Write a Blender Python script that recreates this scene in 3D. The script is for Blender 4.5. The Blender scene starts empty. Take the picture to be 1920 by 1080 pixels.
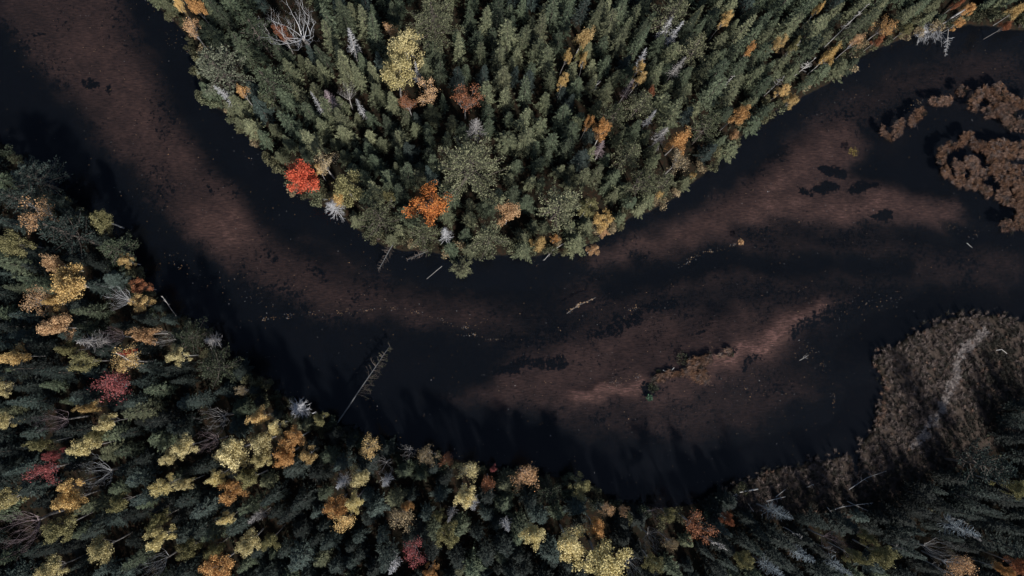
import bpy, math, random
import numpy as np
from mathutils import Vector, Matrix, Quaternion

random.seed(7)
RNG = np.random.default_rng(7)
sc = bpy.context.scene
COL = sc.collection
PI = math.pi

# ------------------------------------------------------------------ camera
F, W, H, CAMZ = 1290.0, 1920.0, 1080.0, 117.0
NAD = (880.0, 660.0)
n_cam = Vector(((NAD[0]-W/2)/F, -(NAD[1]-H/2)/F, -1)).normalized()
QUAT = n_cam.rotation_difference(Vector((0, 0, -1)))
R = np.array(QUAT.to_matrix())
cd = bpy.data.cameras.new("camera")
cam = bpy.data.objects.new("camera", cd)
COL.objects.link(cam)
cam.location = (0, 0, CAMZ)
cam.rotation_mode = 'QUATERNION'
cam.rotation_quaternion = QUAT
cd.sensor_width = 36
cd.lens = F/W*36
cd.clip_end = 20000
sc.camera = cam


def G(u, v, z=0.0):
    """ground point (at height z) seen at photograph pixel u, v"""
    d = R @ np.array(((u-W/2)/F, -(v-H/2)/F, -1.0))
    t = (z-CAMZ)/d[2]
    return Vector((d[0]*t, d[1]*t, z))


def Gn(pts, z=0.0):
    return np.array([G(u, v, z)[:2] for u, v in pts])


def proj(p):
    q = R.T @ (np.array(p)-np.array((0, 0, CAMZ)))
    return (W/2+q[0]/-q[2]*F, H/2-q[1]/-q[2]*F)


# ------------------------------------------------------------------ world and sun
SUN_AZ = math.radians(157)      # compass-like: 180 = from the bottom of the picture
SUN_EL = math.radians(39)
tosun = Vector((math.sin(SUN_AZ)*math.cos(SUN_EL), math.cos(SUN_AZ)*math.cos(SUN_EL), math.sin(SUN_EL)))
w = bpy.data.worlds.new("World")
sc.world = w
w.use_nodes = True
nt = w.node_tree
sky = nt.nodes.new("ShaderNodeTexSky")
sky.sky_type = 'NISHITA'
sky.sun_disc = False
sky.sun_elevation = SUN_EL
sky.sun_rotation = SUN_AZ
bg = nt.nodes["Background"]
bg.inputs[1].default_value = 0.068
nt.links.new(sky.outputs[0], bg.inputs[0])
sl = bpy.data.lights.new("sun", 'SUN')
sl.energy = 4.8
sl.angle = math.radians(3.0)
sl.color = (1.0, 0.95, 0.88)
so = bpy.data.objects.new("sun", sl)
COL.objects.link(so)
so.rotation_euler = tosun.to_track_quat('Z', 'Y').to_euler()
so.location = (0, -50, 150)
sc.view_settings.view_transform = 'Standard'
sc.view_settings.look = 'None'
sc.view_settings.exposure = 0.36
sc.view_settings.gamma = 1.0
sc.render.engine = 'CYCLES'
sc.cycles.max_bounces = 6
sc.cycles.transparent_max_bounces = 8

# ------------------------------------------------------------------ materials


def lin(r, g, b):
    f = lambda c: c/12.92 if c <= 0.04045 else ((c+0.055)/1.055)**2.4
    return (f(r/255), f(g/255), f(b/255), 1)


def new_mat(name):
    m = bpy.data.materials.new(name)
    m.use_nodes = True
    t = m.node_tree
    for n in list(t.nodes):
        t.nodes.remove(n)
    out = t.nodes.new("ShaderNodeOutputMaterial")
    return m, t, out


def foliage(name, c1, c2, trans=0.0, rough=0.75, vary=0.5, dark=0.55):
    """two leaf colours mixed per leaf and per tree, optionally letting light through"""
    m, t, out = new_mat(name)
    N, L = t.nodes.new, t.links.new
    oi = N("ShaderNodeObjectInfo")
    ge = N("ShaderNodeNewGeometry")
    mix = N("ShaderNodeMix")
    mix.data_type = 'RGBA'
    ad = N("ShaderNodeMath"); ad.operation = 'MULTIPLY_ADD'
    L(ge.outputs["Random Per Island"], ad.inputs[0]); ad.inputs[1].default_value = 0.55
    mu = N("ShaderNodeMath"); mu.operation = 'MULTIPLY'
    L(oi.outputs["Random"], mu.inputs[0]); mu.inputs[1].default_value = 0.45
    L(mu.outputs[0], ad.inputs[2])
    L(ad.outputs[0], mix.inputs[0])
    mix.inputs[6].default_value = c1
    mix.inputs[7].default_value = c2
    # per tree brightness
    pr = N("ShaderNodeMath"); pr.operation = 'FRACT'
    p7 = N("ShaderNodeMath"); p7.operation = 'MULTIPLY'
    L(oi.outputs["Random"], p7.inputs[0]); p7.inputs[1].default_value = 7.31
    L(p7.outputs[0], pr.inputs[0])
    mr = N("ShaderNodeMapRange")
    L(pr.outputs[0], mr.inputs[0])
    mr.inputs[3].default_value = 1-vary*0.6
    mr.inputs[4].default_value = 1+vary*0.6
    # per leaf brightness
    f2 = N("ShaderNodeMath"); f2.operation = 'FRACT'
    m2 = N("ShaderNodeMath"); m2.operation = 'MULTIPLY'
    L(ge.outputs["Random Per Island"], m2.inputs[0]); m2.inputs[1].default_value = 5.7
    L(m2.outputs[0], f2.inputs[0])
    r2 = N("ShaderNodeMapRange")
    L(f2.outputs[0], r2.inputs[0])
    r2.inputs[3].default_value = dark
    r2.inputs[4].default_value = 1.25
    mm = N("ShaderNodeMath"); mm.operation = 'MULTIPLY'
    L(mr.outputs[0], mm.inputs[0]); L(r2.outputs[0], mm.inputs[1])
    vm = N("ShaderNodeVectorMath"); vm.operation = 'SCALE'
    L(mix.outputs[2], vm.inputs[0]); L(mm.outputs[0], vm.inputs["Scale"])
    b = N("ShaderNodeBsdfPrincipled")
    L(vm.outputs[0], b.inputs["Base Color"])
    b.inputs["Roughness"].default_value = rough
    b.inputs["Specular IOR Level"].default_value = 0.25
    if trans > 0:
        tr = N("ShaderNodeBsdfTranslucent")
        L(vm.outputs[0], tr.inputs[0])
        ms = N("ShaderNodeMixShader")
        ms.inputs[0].default_value = trans
        L(b.outputs[0], ms.inputs[1]); L(tr.outputs[0], ms.inputs[2])
        L(ms.outputs[0], out.inputs[0])
    else:
        L(b.outputs[0], out.inputs[0])
    return m


def bark(name, c1, c2, scale=3.0):
    m, t, out = new_mat(name)
    N, L = t.nodes.new, t.links.new
    tc = N("ShaderNodeTexCoord")
    no = N("ShaderNodeTexNoise"); no.inputs["Scale"].default_value = scale
    no.inputs["Detail"].default_value = 4
    L(tc.outputs["Object"], no.inputs[0])
    mix = N("ShaderNodeMix"); mix.data_type = 'RGBA'
    L(no.outputs[0], mix.inputs[0])
    mix.inputs[6].default_value = c1; mix.inputs[7].default_value = c2
    b = N("ShaderNodeBsdfPrincipled")
    b.inputs["Roughness"].default_value = 0.85
    b.inputs["Specular IOR Level"].default_value = 0.2
    L(mix.outputs[2], b.inputs["Base Color"])
    L(b.outputs[0], out.inputs[0])
    return m


M = {
    'green': foliage("spruce_needles", (.030, .046, .029, 1), (.090, .106, .064, 1), vary=.7, dark=.4),
    'olive': foliage("olive_needles", (.050, .065, .037, 1), (.155, .158, .090, 1), vary=.6, dark=.4),
    'blue': foliage("bluish_needles", (.016, .028, .025, 1), (.048, .064, .056, 1), vary=.7, dark=.4),
    'dim': foliage("shade_dark_needles", (.005, .0095, .0085, 1), (.016, .0235, .020, 1), vary=.8, dark=.4),  # needles darkened to carry the shade of the backlit lower and corner forest
    'pine': foliage("pine_needles", (.052, .068, .040, 1), (.27, .27, .16, 1), vary=.3, dark=.3),
    'pinelit': foliage("light_pine_needles", (.085, .10, .055, 1), (.36, .36, .22, 1), vary=.2, dark=.3),
    'pinegrey': foliage("pale_pine_needles", (.085, .100, .070, 1), (.20, .21, .15, 1), vary=.3),
    'gold': foliage("golden_leaves", (.46, .30, .10, 1), (.72, .53, .26, 1), .22, vary=.4),
    'pale': foliage("pale_yellow_leaves", (.48, .41, .17, 1), (.76, .66, .38, 1), .22, vary=.4),
    'olivey': foliage("olive_yellow_leaves", (.14, .13, .055, 1), (.31, .285, .14, 1), .22, vary=.4),
    'orange': foliage("orange_leaves", (.42, .20, .065, 1), (.62, .38, .165, 1), .22, vary=.3),
    'fire': foliage("fiery_leaves", (.46, .085, .03, 1), (.64, .27, .075, 1), .22, vary=.2),
    'rust': foliage("rust_leaves", (.22, .075, .04, 1), (.40, .18, .09, 1), .22, vary=.3),
    'scarlet': foliage("scarlet_leaves", (.56, .045, .035, 1), (.68, .17, .085, 1), .22, vary=.2),
    'crimson': foliage("crimson_leaves", (.23, .042, .046, 1), (.38, .13, .125, 1), .22, vary=.2),
    'peach': foliage("peach_leaves", (.48, .27, .13, 1), (.66, .46, .27, 1), .22, vary=.3),
    'tan': foliage("tan_leaves", (.24, .18, .10, 1), (.40, .32, .20, 1), .2, vary=.4),
    'shrub': foliage("shrub_leaves", (.050, .056, .030, 1), (.13, .12, .065, 1), .1, vary=.8),
    'twig': foliage("grey_twigs", (.20, .19, .19, 1), (.42, .40, .39, 1), vary=.3),
    'silver': foliage("silver_twigs", (.27, .28, .30, 1), (.50, .50, .52, 1), vary=.3),
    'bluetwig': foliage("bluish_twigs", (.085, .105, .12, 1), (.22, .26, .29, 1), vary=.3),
    'mauve': foliage("mauve_twigs", (.17, .13, .14, 1), (.34, .27, .29, 1), vary=.3),
    'sedge': foliage("sedge_blades", (.085, .038, .023, 1), (.29, .165, .10, 1), .15, vary=.3, dark=.25),
    'sedgep': foliage("pinkish_sedge_blades", (.12, .065, .047, 1), (.36, .235, .175, 1), .15, vary=.3, dark=.25),
    'marsh': foliage("marsh_blades", (.062, .046, .040, 1), (.27, .21, .19, 1), .1, vary=.3, dark=.2),
    'marshd': foliage("dark_marsh_blades", (.014, .014, .010, 1), (.052, .044, .034, 1), .1, vary=.3, dark=.3),
    'marshp': foliage("bleached_blades", (.20, .17, .16, 1), (.42, .375, .355, 1), .1, vary=.3),
    'under': foliage("undergrowth_leaves", (.018, .026, .016, 1), (.050, .052, .028, 1), vary=.3),
    'aquatic': foliage("water_plant_leaves", (.10, .085, .02, 1), (.22, .16, .05, 1), vary=.3),
    'aquag': foliage("green_plant_leaves", (.05, .12, .07, 1), (.14, .26, .17, 1), vary=.3),
    'bark': bark("dark_bark", (.05, .042, .036, 1), (.12, .10, .09, 1)),
    'whitebark': bark("white_bark", (.28, .27, .26, 1), (.50, .48, .46, 1)),
    'greybark': bark("grey_bark", (.15, .14, .135, 1), (.34, .32, .31, 1)),
    'deadbark': bark("weathered_bark", (.055, .058, .062, 1), (.15, .155, .16, 1)),
    'dimtwig': foliage("dim_twigs", (.05, .042, .038, 1), (.15, .12, .105, 1), vary=.3),
    'drift': bark("driftwood", (.15, .145, .145, 1), (.34, .33, .32, 1)),
}

# ------------------------------------------------------------------ mesh helpers


class Geo:
    def __init__(self):
        self.v, self.f = [], []

    def quad(self, c, a, b):
        """leaf: a diamond-like quad with half axes a, b round centre c"""
        i = len(self.v)
        self.v += [c-a, c-b, c+a, c+b]
        self.f.append((i, i+1, i+2, i+3))

    def blade(self, p0, p1, wv):
        i = len(self.v)
        self.v += [p0-wv, p0+wv, p1]
        self.f.append((i, i+1, i+2))

    def tube(self, pts, rs, n=4):
        rings = []
        for k, p in enumerate(pts):
            d = (pts[min(k+1, len(pts)-1)]-pts[max(k-1, 0)])
            if d.length < 1e-6:
                d = Vector((0, 0, 1))
            d.normalize()
            u = d.cross(Vector((0.31, 0.87, 0.2)))
            if u.length < 1e-3:
                u = d.cross(Vector((1, 0, 0)))
            u.normalize()
            vv = d.cross(u)
            i = len(self.v)
            for j in range(n):
                a = 2*PI*j/n
                self.v.append(p+(u*math.cos(a)+vv*math.sin(a))*rs[k])
            rings.append(i)
        for a, b in zip(rings, rings[1:]):
            for j in range(n):
                self.f.append((a+j, a+(j+1) % n, b+(j+1) % n, b+j))
        self.f.append(tuple(rings[0]+n-1-j for j in range(n)))
        self.f.append(tuple(rings[-1]+j for j in range(n)))

    def mesh(self, name, mat):
        me = bpy.data.meshes.new(name)
        me.from_pydata([tuple(p) for p in self.v], [], self.f)
        me.materials.append(mat)
        return me


def rv(r, s=1.0):
    while True:
        p = Vector((r.uniform(-1, 1), r.uniform(-1, 1), r.uniform(-1, 1)))
        if 0.05 < p.length < 1:
            return p.normalized()*s


def spruce_mesh(seed, h, rad, blunt=0.85, whorls=24, per=8, low=0.08, droop=0.35):
    """conifer crown: whorls of drooping fronds, each a feather of needle sprays"""
    r = random.Random(seed)
    g, tr = Geo(), Geo()
    tr.tube([Vector((0, 0, -0.6)), Vector((0, 0, h*.5)), Vector((0, 0, h*.97))], [h*.013, h*.008, .02], 6)
    ang = r.random()*6
    side = [r.uniform(.72, 1.2) for _ in range(7)]
    for k in range(whorls):
        q = (k+r.uniform(-.3, .3))/whorls
        q = min(max(q, 0), .985)
        z = h*(low+(1-low)*q)
        L0 = rad*((1-q)**blunt)+.12
        n = max(4, int(per*(1-.35*q)))
        for j in range(n):
            ang += 2*PI/n+r.uniform(-.25, .25)
            sd = side[int((ang % (2*PI))/(2*PI)*7) % 7]
            L = L0*sd*r.uniform(.72, 1.15)
            d = Vector((math.cos(ang), math.sin(ang), 0))
            s = Vector((-d.y, d.x, 0))
            up = .42*(q-.35)
            seg = max(2, int(2+L*2.1))
            for i in range(seg):
                t = (i+1)/seg
                if t < .22 and q < .75:
                    continue
                zz = z+L*(up*t-droop*t*t+.16*t**3)
                c = d*(L*t)+Vector((0, 0, zz))
                wl = (.36+.36*L)*(1.05-t)*.62+.16
                for sg in (-1, 1):
                    dd = (d*r.uniform(.55, .9)+s*sg*r.uniform(.5, .9)+Vector((0, 0, r.uniform(-.35, .25)))).normalized()
                    ln = wl*r.uniform(.75, 1.2)
                    nn = (Vector((0, 0, 1))+rv(r, .5)).cross(dd).normalized()
                    g.quad(c+dd*ln*.55, dd*ln*.62, nn*(.06+.05*r.random()+.02*L))
            tip = d*(L*1.04)+Vector((0, 0, z+L*(up-droop+.2)))
            dd = (d+Vector((0, 0, r.uniform(-.1, .45)))).normalized()
            g.quad(tip, dd*.30, (Vector((0, 0, 1))+rv(r, .6)).cross(dd).normalized()*.09)
    for i in range(8):
        dd = (Vector((0, 0, 1))+rv(r, .45)).normalized()
        g.quad(Vector((0, 0, h*(.955+.006*i)))+dd*.12, dd*.24, rv(r).cross(dd).normalized()*.06)
    return g, tr


def pine_mesh(seed, h, rad, nb=60, fine=1.0):
    """broad feathery pine: long branches that turn up at the end, all along set with upright tufts"""
    r = random.Random(seed)
    g, tr = Geo(), Geo()
    tr.tube([Vector((0, 0, -.6)), Vector((.1, 0, h*.5)), Vector((0, .1, h*.98))], [h*.016, h*.011, .05], 7)
    ang = 0
    for k in range(nb):
        q = (k/nb)**.85
        z = h*(.30+.68*q)
        L = rad*(1-q**1.7)**.75*r.uniform(.6, 1.12)+.4
        ang += 2.399+r.uniform(-.3, .3)
        d = Vector((math.cos(ang), math.sin(ang), 0))
        s = Vector((-d.y, d.x, 0))
        wob = r.uniform(-.25, .25)
        pts = []
        nseg = max(4, int(L*2.2))
        for i in range(nseg+1):
            t = i/nseg
            p = d*(L*t)+s*(L*wob*t*t)+Vector((0, 0, z+L*(.12*t-.28*t*t+.30*t**4)))
            pts.append(p)
        tr.tube([pts[0], pts[nseg//2], pts[-1]], [.05+.012*L, .035+.006*L, .02], 3)
        shoots = [(pts[i], d, .10+.06*L*i/nseg) for i in range(max(1, nseg//3), nseg+1)]
        for i in range(max(1, nseg//3), nseg):
            for sg in (-1, 1):
                ln = L*.24*math.sin(PI*min(1, .25+.75*(i/nseg)))*r.uniform(.6, 1.2)
                e = (d*.75+s*sg*.75+Vector((0, 0, .12))).normalized()
                for q2 in range(max(2, int(ln*3.2))):
                    t2 = (q2+1)/max(2, int(ln*3.2))
                    shoots.append((pts[i]+e*ln*t2+Vector((0, 0, .10*t2*t2)), e, .10))
        for c, e, jr in shoots:
            for _ in range(int(3.4*fine)):
                dd = (e*.9+Vector((0, 0, .5))+rv(r, .8)).normalized()
                ln = r.uniform(.20, .38)
                c2 = c+rv(r, jr)
                g.quad(c2+dd*ln*.5, dd*ln*.6, rv(r).cross(dd).normalized()*r.uniform(.05, .085))
    for i in range(14):
        dd = (Vector((0, 0, 1))+rv(r, .9)).normalized()
        g.quad(Vector((0, 0, h))+dd*.2, dd*.3, rv(r).cross(dd).normalized()*.07)
    return g, tr


def limbs(r, tr, base, d, L, rad, depth, tips, spread=.75, up=.25):
    """recursive branching; collects the end points"""
    n = 3
    pts, p = [base], base.copy()
    dd = d.copy()
    for i in range(n):
        dd = (dd+rv(r, .22)+Vector((0, 0, up*.25))).normalized()
        p = p+dd*(L/n)
        pts.append(p.copy())
    e = rad*.45 if depth else rad*.35
    tr.tube(pts, [rad+(e-rad)*i/n for i in range(n+1)], 5 if depth > 2 else 3)
    tips.append((pts[-1].copy(), dd.copy(), depth))
    if depth:
        m = r.choice((2, 3, 3)) if depth > 1 else r.choice((3, 4))
        for j in range(m):
            b = pts[r.choice((1, 2, 2, 3))] if j else pts[-1]
            nd = (dd*r.uniform(.5, 1)+rv(r, spread)+Vector((0, 0, up))).normalized()
            limbs(r, tr, b, nd, L*r.uniform(.52, .78), e*1.05, depth-1, tips, spread, up)


def normalize(geos, tips, rad, z0, z1):
    """fit a branch system into a radius and height range"""
    allv = [p for g in geos for p in g.v]
    hi = [p for p in allv if p.z > z0]
    mr = sorted(math.hypot(p.x, p.y) for p in hi)[int(len(hi)*.97)]
    mz = max(p.z for p in allv)
    for lst in [g.v for g in geos]:
        for p in lst:
            k = rad/mr
            p.x *= k; p.y *= k
            if p.z > z0:
                p.z = z0+(p.z-z0)*(z1-z0)/(mz-z0)
    for t in tips:
        p = t[0]
        p.x *= rad/mr; p.y *= rad/mr
        if p.z > z0:
            p.z = z0+(p.z-z0)*(z1-z0)/(mz-z0)


def decid_mesh(seed, h=12.0, rad=2.75, leaf=1.0, depth=3, lsize=.17, hole=0.0):
    """broadleaf tree: limbs, then clusters of leaves round the twig ends"""
    r = random.Random(seed)
    g, tr, br = Geo(), Geo(), Geo()
    z0 = h*.45
    tr.tube([Vector((0, 0, -.6)), Vector((.12, .05, h*.25)), Vector((0, 0, z0))], [.19, .15, .11], 7)
    tips = []
    for i in range(5):
        a = i*2*PI/5+r.uniform(-.4, .4)
        d = Vector((math.cos(a)*.7, math.sin(a)*.7, r.uniform(.5, 1.1))).normalized()
        limbs(r, br, Vector((0, 0, z0*(.85+.03*i))), d, h*.24, .085, depth, tips, .8, .3)
    limbs(r, br, Vector((0, 0, z0)), Vector((0, 0, 1)), h*.28, .1, depth, tips, .7, .3)
    normalize([br], tips, rad*.92, z0*.85, h*.96)
    for p, d, dep in tips:
        if dep > 1:
            continue
        if hole and math.hypot(p.x, p.y) < rad*hole*r.uniform(.6, 1.3):
            continue
        rr = rad*(.20 if dep == 0 else .17)+.12
        n = int((13 if dep == 0 else 8)*leaf*r.uniform(.6, 1.4))
        for _ in range(n):
            o = rv(r, rr*r.random()**.4)
            o.z *= .7
            a = rv(r)
            b = a.cross(rv(r)).normalized()
            sz = lsize*r.uniform(.6, 1.3)
            g.quad(p+o, a*sz, b*sz*.75)
    return g, tr, br


def bare_mesh(seed, h=12.0, rad=2.6, depth=5, th=.05, upright=.6, nl=9):
    r = random.Random(seed)
    tr, br = Geo(), Geo()
    z0 = h*.42
    tr.tube([Vector((0, 0, -.6)), Vector((.15, .0, h*.22)), Vector((0, 0, z0))], [.2, .16, .12], 7)
    tips = []
    for i in range(nl):
        a = i*2*PI/nl+r.uniform(-.4, .4)
        d = Vector((math.cos(a)*.7, math.sin(a)*.7, r.uniform(.4, 1.2))).normalized()
        limbs(r, br, Vector((0, 0, z0*(.85+.03*i))), d, h*.26, th, depth-1, tips, .7, upright)
    normalize([br], tips, rad, z0*.85, h)
    return br, tr


def snag_mesh(seed, h=12.0, rad=1.5, n=120, th=.035):
    """dead conifer: bare pole with whorls of thin drooping twigs"""
    r = random.Random(seed)
    tr, br = Geo(), Geo()
    tr.tube([Vector((0, 0, -.6)), Vector((.08, 0, h*.5)), Vector((0, .05, h))], [h*.013, h*.009, .025], 6)
    for i in range(n):
        q = (i/n)
        z = h*(.3+.68*q)
        L = rad*(1-q*.8)*r.uniform(.4, 1.1)
        a = i*2.4+r.uniform(-.4, .4)
        d = Vector((math.cos(a), math.sin(a), r.uniform(-.15, .35)))
        p0 = Vector((0, 0, z))
        p1 = p0+d*L*.55
        p2 = p0+d*L+Vector((0, 0, -.08*L))
        br.tube([p0, p1, p2], [th, th*.75, th*.35], 3)
        for s in range(4):
            b = p0+d*L*r.uniform(.35, .95)
            dd = (d+rv(r, .9)).normalized()
            br.tube([b, b+dd*L*.32], [th*.6, th*.25], 3)
    return br, tr


def shrub_mesh(seed, h=2.4, rad=1.3, n=520, sz=.12):
    r = random.Random(seed)
    g, tr = Geo(), Geo()
    lobes = []
    for i in range(7):
        a = r.random()*2*PI
        e = Vector((math.cos(a)*rad*r.uniform(.25, .75), math.sin(a)*rad*r.uniform(.25, .75), h*r.uniform(.5, .9)))
        lobes.append(e)
        tr.tube([Vector((0, 0, -.15)), e*.5+rv(r, .1), e], [.035, .025, .012], 3)
    for i in range(n):
        e = lobes[i % 7]
        o = rv(r, rad*.42*r.random()**.45)
        a = rv(r)
        b = a.cross(rv(r)).normalized()
        s = sz*r.uniform(.6, 1.3)
        p = e+o
        p.z = max(.05, p.z)
        g.quad(p, a*s, b*s*.6)
    return g, tr


PROTO = {}


def proto(key, fn, names, mats):
    if key not in PROTO:
        gs = fn()
        PROTO[key] = [gg.mesh(n, m) for gg, n, m in zip(gs, names, mats)]
    return PROTO[key]


def obj(name, me, parent=None):
    o = bpy.data.objects.new(name, me)
    COL.objects.link(o)
    if parent is not None:
        o.parent = parent
    return o


def tag(o, label=None, cat=None, group=None, kind=None):
    if label: o['label'] = label
    if cat: o['category'] = cat
    if group: o['group'] = group
    if kind: o['kind'] = kind
    return o


def place_parts(name, label, cat, loc, rot, scale, parts, group=None, lean=None):
    """parts: list of (part name, mesh, material)"""
    e = bpy.data.objects.new(name, None)
    e.empty_display_size = .3
    COL.objects.link(e)
    e.location = loc
    q = Quaternion((0, 0, 1), rot)
    if lean is not None:
        q = lean @ q
    e.rotation_mode = 'QUATERNION'
    e.rotation_quaternion = q
    e.scale = scale
    tag(e, label, cat, group)
    for pn, me, mat in parts:
        o = obj(pn, me, e)
        if mat is not None:
            o.material_slots[0].link = 'OBJECT'
            o.material_slots[0].material = mat
    return e


# ------------------------------------------------------------------ land outline (photograph pixels of the water's edge)
PEN = [(250, -400), (268, -160), (285, -40), (300, 15), (345, 62), (372, 120), (385, 190), (425, 218), (458, 255), (500, 290),
       (528, 325), (552, 362), (600, 385), (640, 408), (680, 438), (720, 462), (790, 474), (870, 480), (960, 482), (1060, 476),
       (1110, 455), (1150, 432), (1200, 402), (1255, 380), (1300, 345), (1350, 300), (1385, 262), (1432, 222),
       (1480, 196), (1530, 168), (1580, 140), (1620, 104), (1680, 78), (1735, 62), (1820, 48), (1930, 58), (2100, 52), (2500, 60),
       (4500, -100), (4500, -4000), (-1500, -4000)]
LOW = [(-4000, 200), (-700, 60), (-200, 180), (-60, 240), (5, 268), (45, 300), (82, 340), (112, 372), (165, 392), (212, 430), (240, 482),
       (288, 540), (330, 592), (398, 625), (430, 665), (480, 695), (520, 735), (590, 765), (640, 798), (700, 818), (760, 845),
       (830, 852), (900, 872), (980, 882), (1060, 897), (1112, 912), (1150, 938), (1230, 952), (1290, 947), (1340, 928),
       (1400, 902), (1460, 880), (1530, 864), (1596, 852), (1602, 905), (1610, 905), (1612, 835), (1640, 800), (1652, 760), (1658, 712),
       (1634, 682), (1660, 656), (1720, 626), (1780, 596), (1830, 590), (1930, 602), (2100, 600), (2500, 560), (4500, 500), (4500, 4500), (-4000, 4500)]
MARSH = [(1325, 945), (1400, 902), (1460, 880), (1530, 864), (1605, 850), (1640, 800), (1652, 760), (1658, 712), (1634, 682), (1660, 656),
         (1720, 626), (1780, 596), (1830, 590), (1930, 602), (2300, 600), (2300, 720), (1930, 830), (1850, 850), (1790, 880), (1720, 930), (1640, 975),
         (1560, 985), (1480, 965), (1400, 960)]
PENW, LOWW, MARW = Gn(PEN), Gn(LOW), Gn(MARSH)
TREE_EXCL = Gn([(1335, 945), (1430, 890), (1530, 860), (1620, 790), (1640, 740), (1590, 690), (1600, 640), (1740, 560), (2300, 540), (2300, 690), (1880, 760),
                (1800, 860), (1700, 915), (1600, 955), (1500, 965), (1400, 960)])


def inside(poly, X, Y):
    c = np.zeros(X.shape, bool)
    n = len(poly)
    for i in range(n):
        x0, y0 = poly[i]
        x1, y1 = poly[(i+1) % n]
        if y0 == y1:
            continue
        cond = (y0 > Y) != (y1 > Y)
        c ^= cond & (X < (x1-x0)*(Y-y0)/(y1-y0)+x0)
    return c


def segdist(poly, X, Y, closed=True):
    d = np.full(X.shape, 1e9)
    n = len(poly)
    for i in range(n if closed else n-1):
        x0, y0 = poly[i]
        x1, y1 = poly[(i+1) % n]
        dx, dy = x1-x0, y1-y0
        L2 = dx*dx+dy*dy+1e-9
        t = np.clip(((X-x0)*dx+(Y-y0)*dy)/L2, 0, 1)
        d = np.minimum(d, (X-x0-t*dx)**2+(Y-y0-t*dy)**2)
    return np.sqrt(d)


def wob(X, Y, s=1.0):
    return (np.sin(X*.9*s+1.3*np.sin(Y*.7*s))+np.sin(Y*1.1*s+1.7*np.sin(X*.53*s+2))+.6*np.sin((X+Y)*2.3*s+.8*np.sin(X*1.9*s)))/2.6


def land_sdf(X, Y):
    sd = None
    for poly in (PENW, LOWW):
        d = segdist(poly, X, Y)
        s = np.where(inside(poly, X, Y), d, -d)
        sd = s if sd is None else np.maximum(sd, s)
    return sd+.35*wob(X, Y)


# ------------------------------------------------------------------ terrain: one sheet, river bed and land together
fx = np.concatenate([[-6000, -2500, -1000, -500, -260, -160], np.arange(-108, 118.01, .45), [160, 260, 500, 1000, 2500, 6000]])
fy = np.concatenate([[-6000, -2500, -1000, -400, -150, -80], np.arange(-56, 84.01, .45), [110, 180, 400, 1000, 2500, 6000]])
X, Y = np.meshgrid(fx, fy)
sd = land_sdf(X, Y)
# sand bars, weed beds and painted-in bank shade of the river bed, as strokes over the ground: (points, half width in px, strength)
AREA = [
    ([(-60, -120), (0, 30), (60, 115), (125, 200), (200, 285), (270, 355), (345, 425), (420, 470), (470, 440), (425, 360), (380, 300), (330, 225),
      (292, 150), (262, 80), (228, 5), (190, -120)], 40, .36),
    ([(345, 425), (430, 505), (520, 565), (600, 592), (720, 602), (900, 618), (950, 600), (850, 572), (720, 540), (640, 512), (560, 470), (480, 415), (425, 360)], 46, .30),
    ([(800, 752), (900, 716), (960, 676), (1030, 646), (1100, 626), (1180, 600), (1260, 585), (1350, 588), (1450, 578), (1540, 560), (1590, 568), (1535, 610),
      (1480, 655), (1400, 695), (1330, 725), (1250, 750), (1150, 762), (1020, 766), (900, 768)], 34, .31),
    ([(940, 780), (1150, 760), (1330, 720), (1480, 690), (1520, 740), (1460, 810), (1330, 850), (1180, 850), (1040, 820)], 50, .15),
    ([(1060, 500), (1150, 462), (1230, 425), (1330, 388), (1400, 338), (1470, 285), (1540, 235), (1600, 222), (1640, 262), (1600, 330), (1700, 344), (1800, 368),
      (1855, 410), (1800, 428), (1600, 428), (1450, 436), (1300, 456), (1130, 490)], 26, .40),
    ([(1060, 540), (1300, 470), (1500, 450), (1930, 470), (1930, 540), (1600, 520), (1300, 545), (1120, 590)], 36, .14),
    ([(1470, 250), (1600, 165), (1750, 105), (1940, 85), (1940, 160), (1760, 175), (1650, 205), (1600, 240)], 34, .15),
    ([(300, 420), (450, 480), (600, 540), (800, 560), (1000, 540), (1250, 460), (1500, 440), (1940, 470), (1940, 580), (1700, 570), (1600, 640), (1640, 720),
      (1600, 830), (1450, 860), (1100, 850), (900, 800), (760, 700), (600, 650), (460, 590)], 90, .095),
    ([(1250, 420), (1500, 200), (1760, 90), (1940, 80), (1940, 240), (1740, 260), (1700, 440), (1400, 470)], 60, .06),
    ([(560, 430), (600, 420), (660, 470), (740, 500), (720, 520), (640, 495)], 18, .16),
]
SAND = [
    ([(1085, 748), (1160, 738), (1215, 716)], 16, .44),
    ([(1330, 688), (1400, 652), (1480, 612), (1540, 585)], 24, .34),
    ([(1335, 684), (1400, 650), (1450, 625)], 11, .18),
    ([(150, 60), (230, 170), (310, 270)], 50, .10),
    ([(1420, 385), (1540, 385), (1680, 378), (1790, 400)], 18, .16),
    ([(1440, 350), (1510, 310), (1560, 280)], 22, .12),
]
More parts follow.
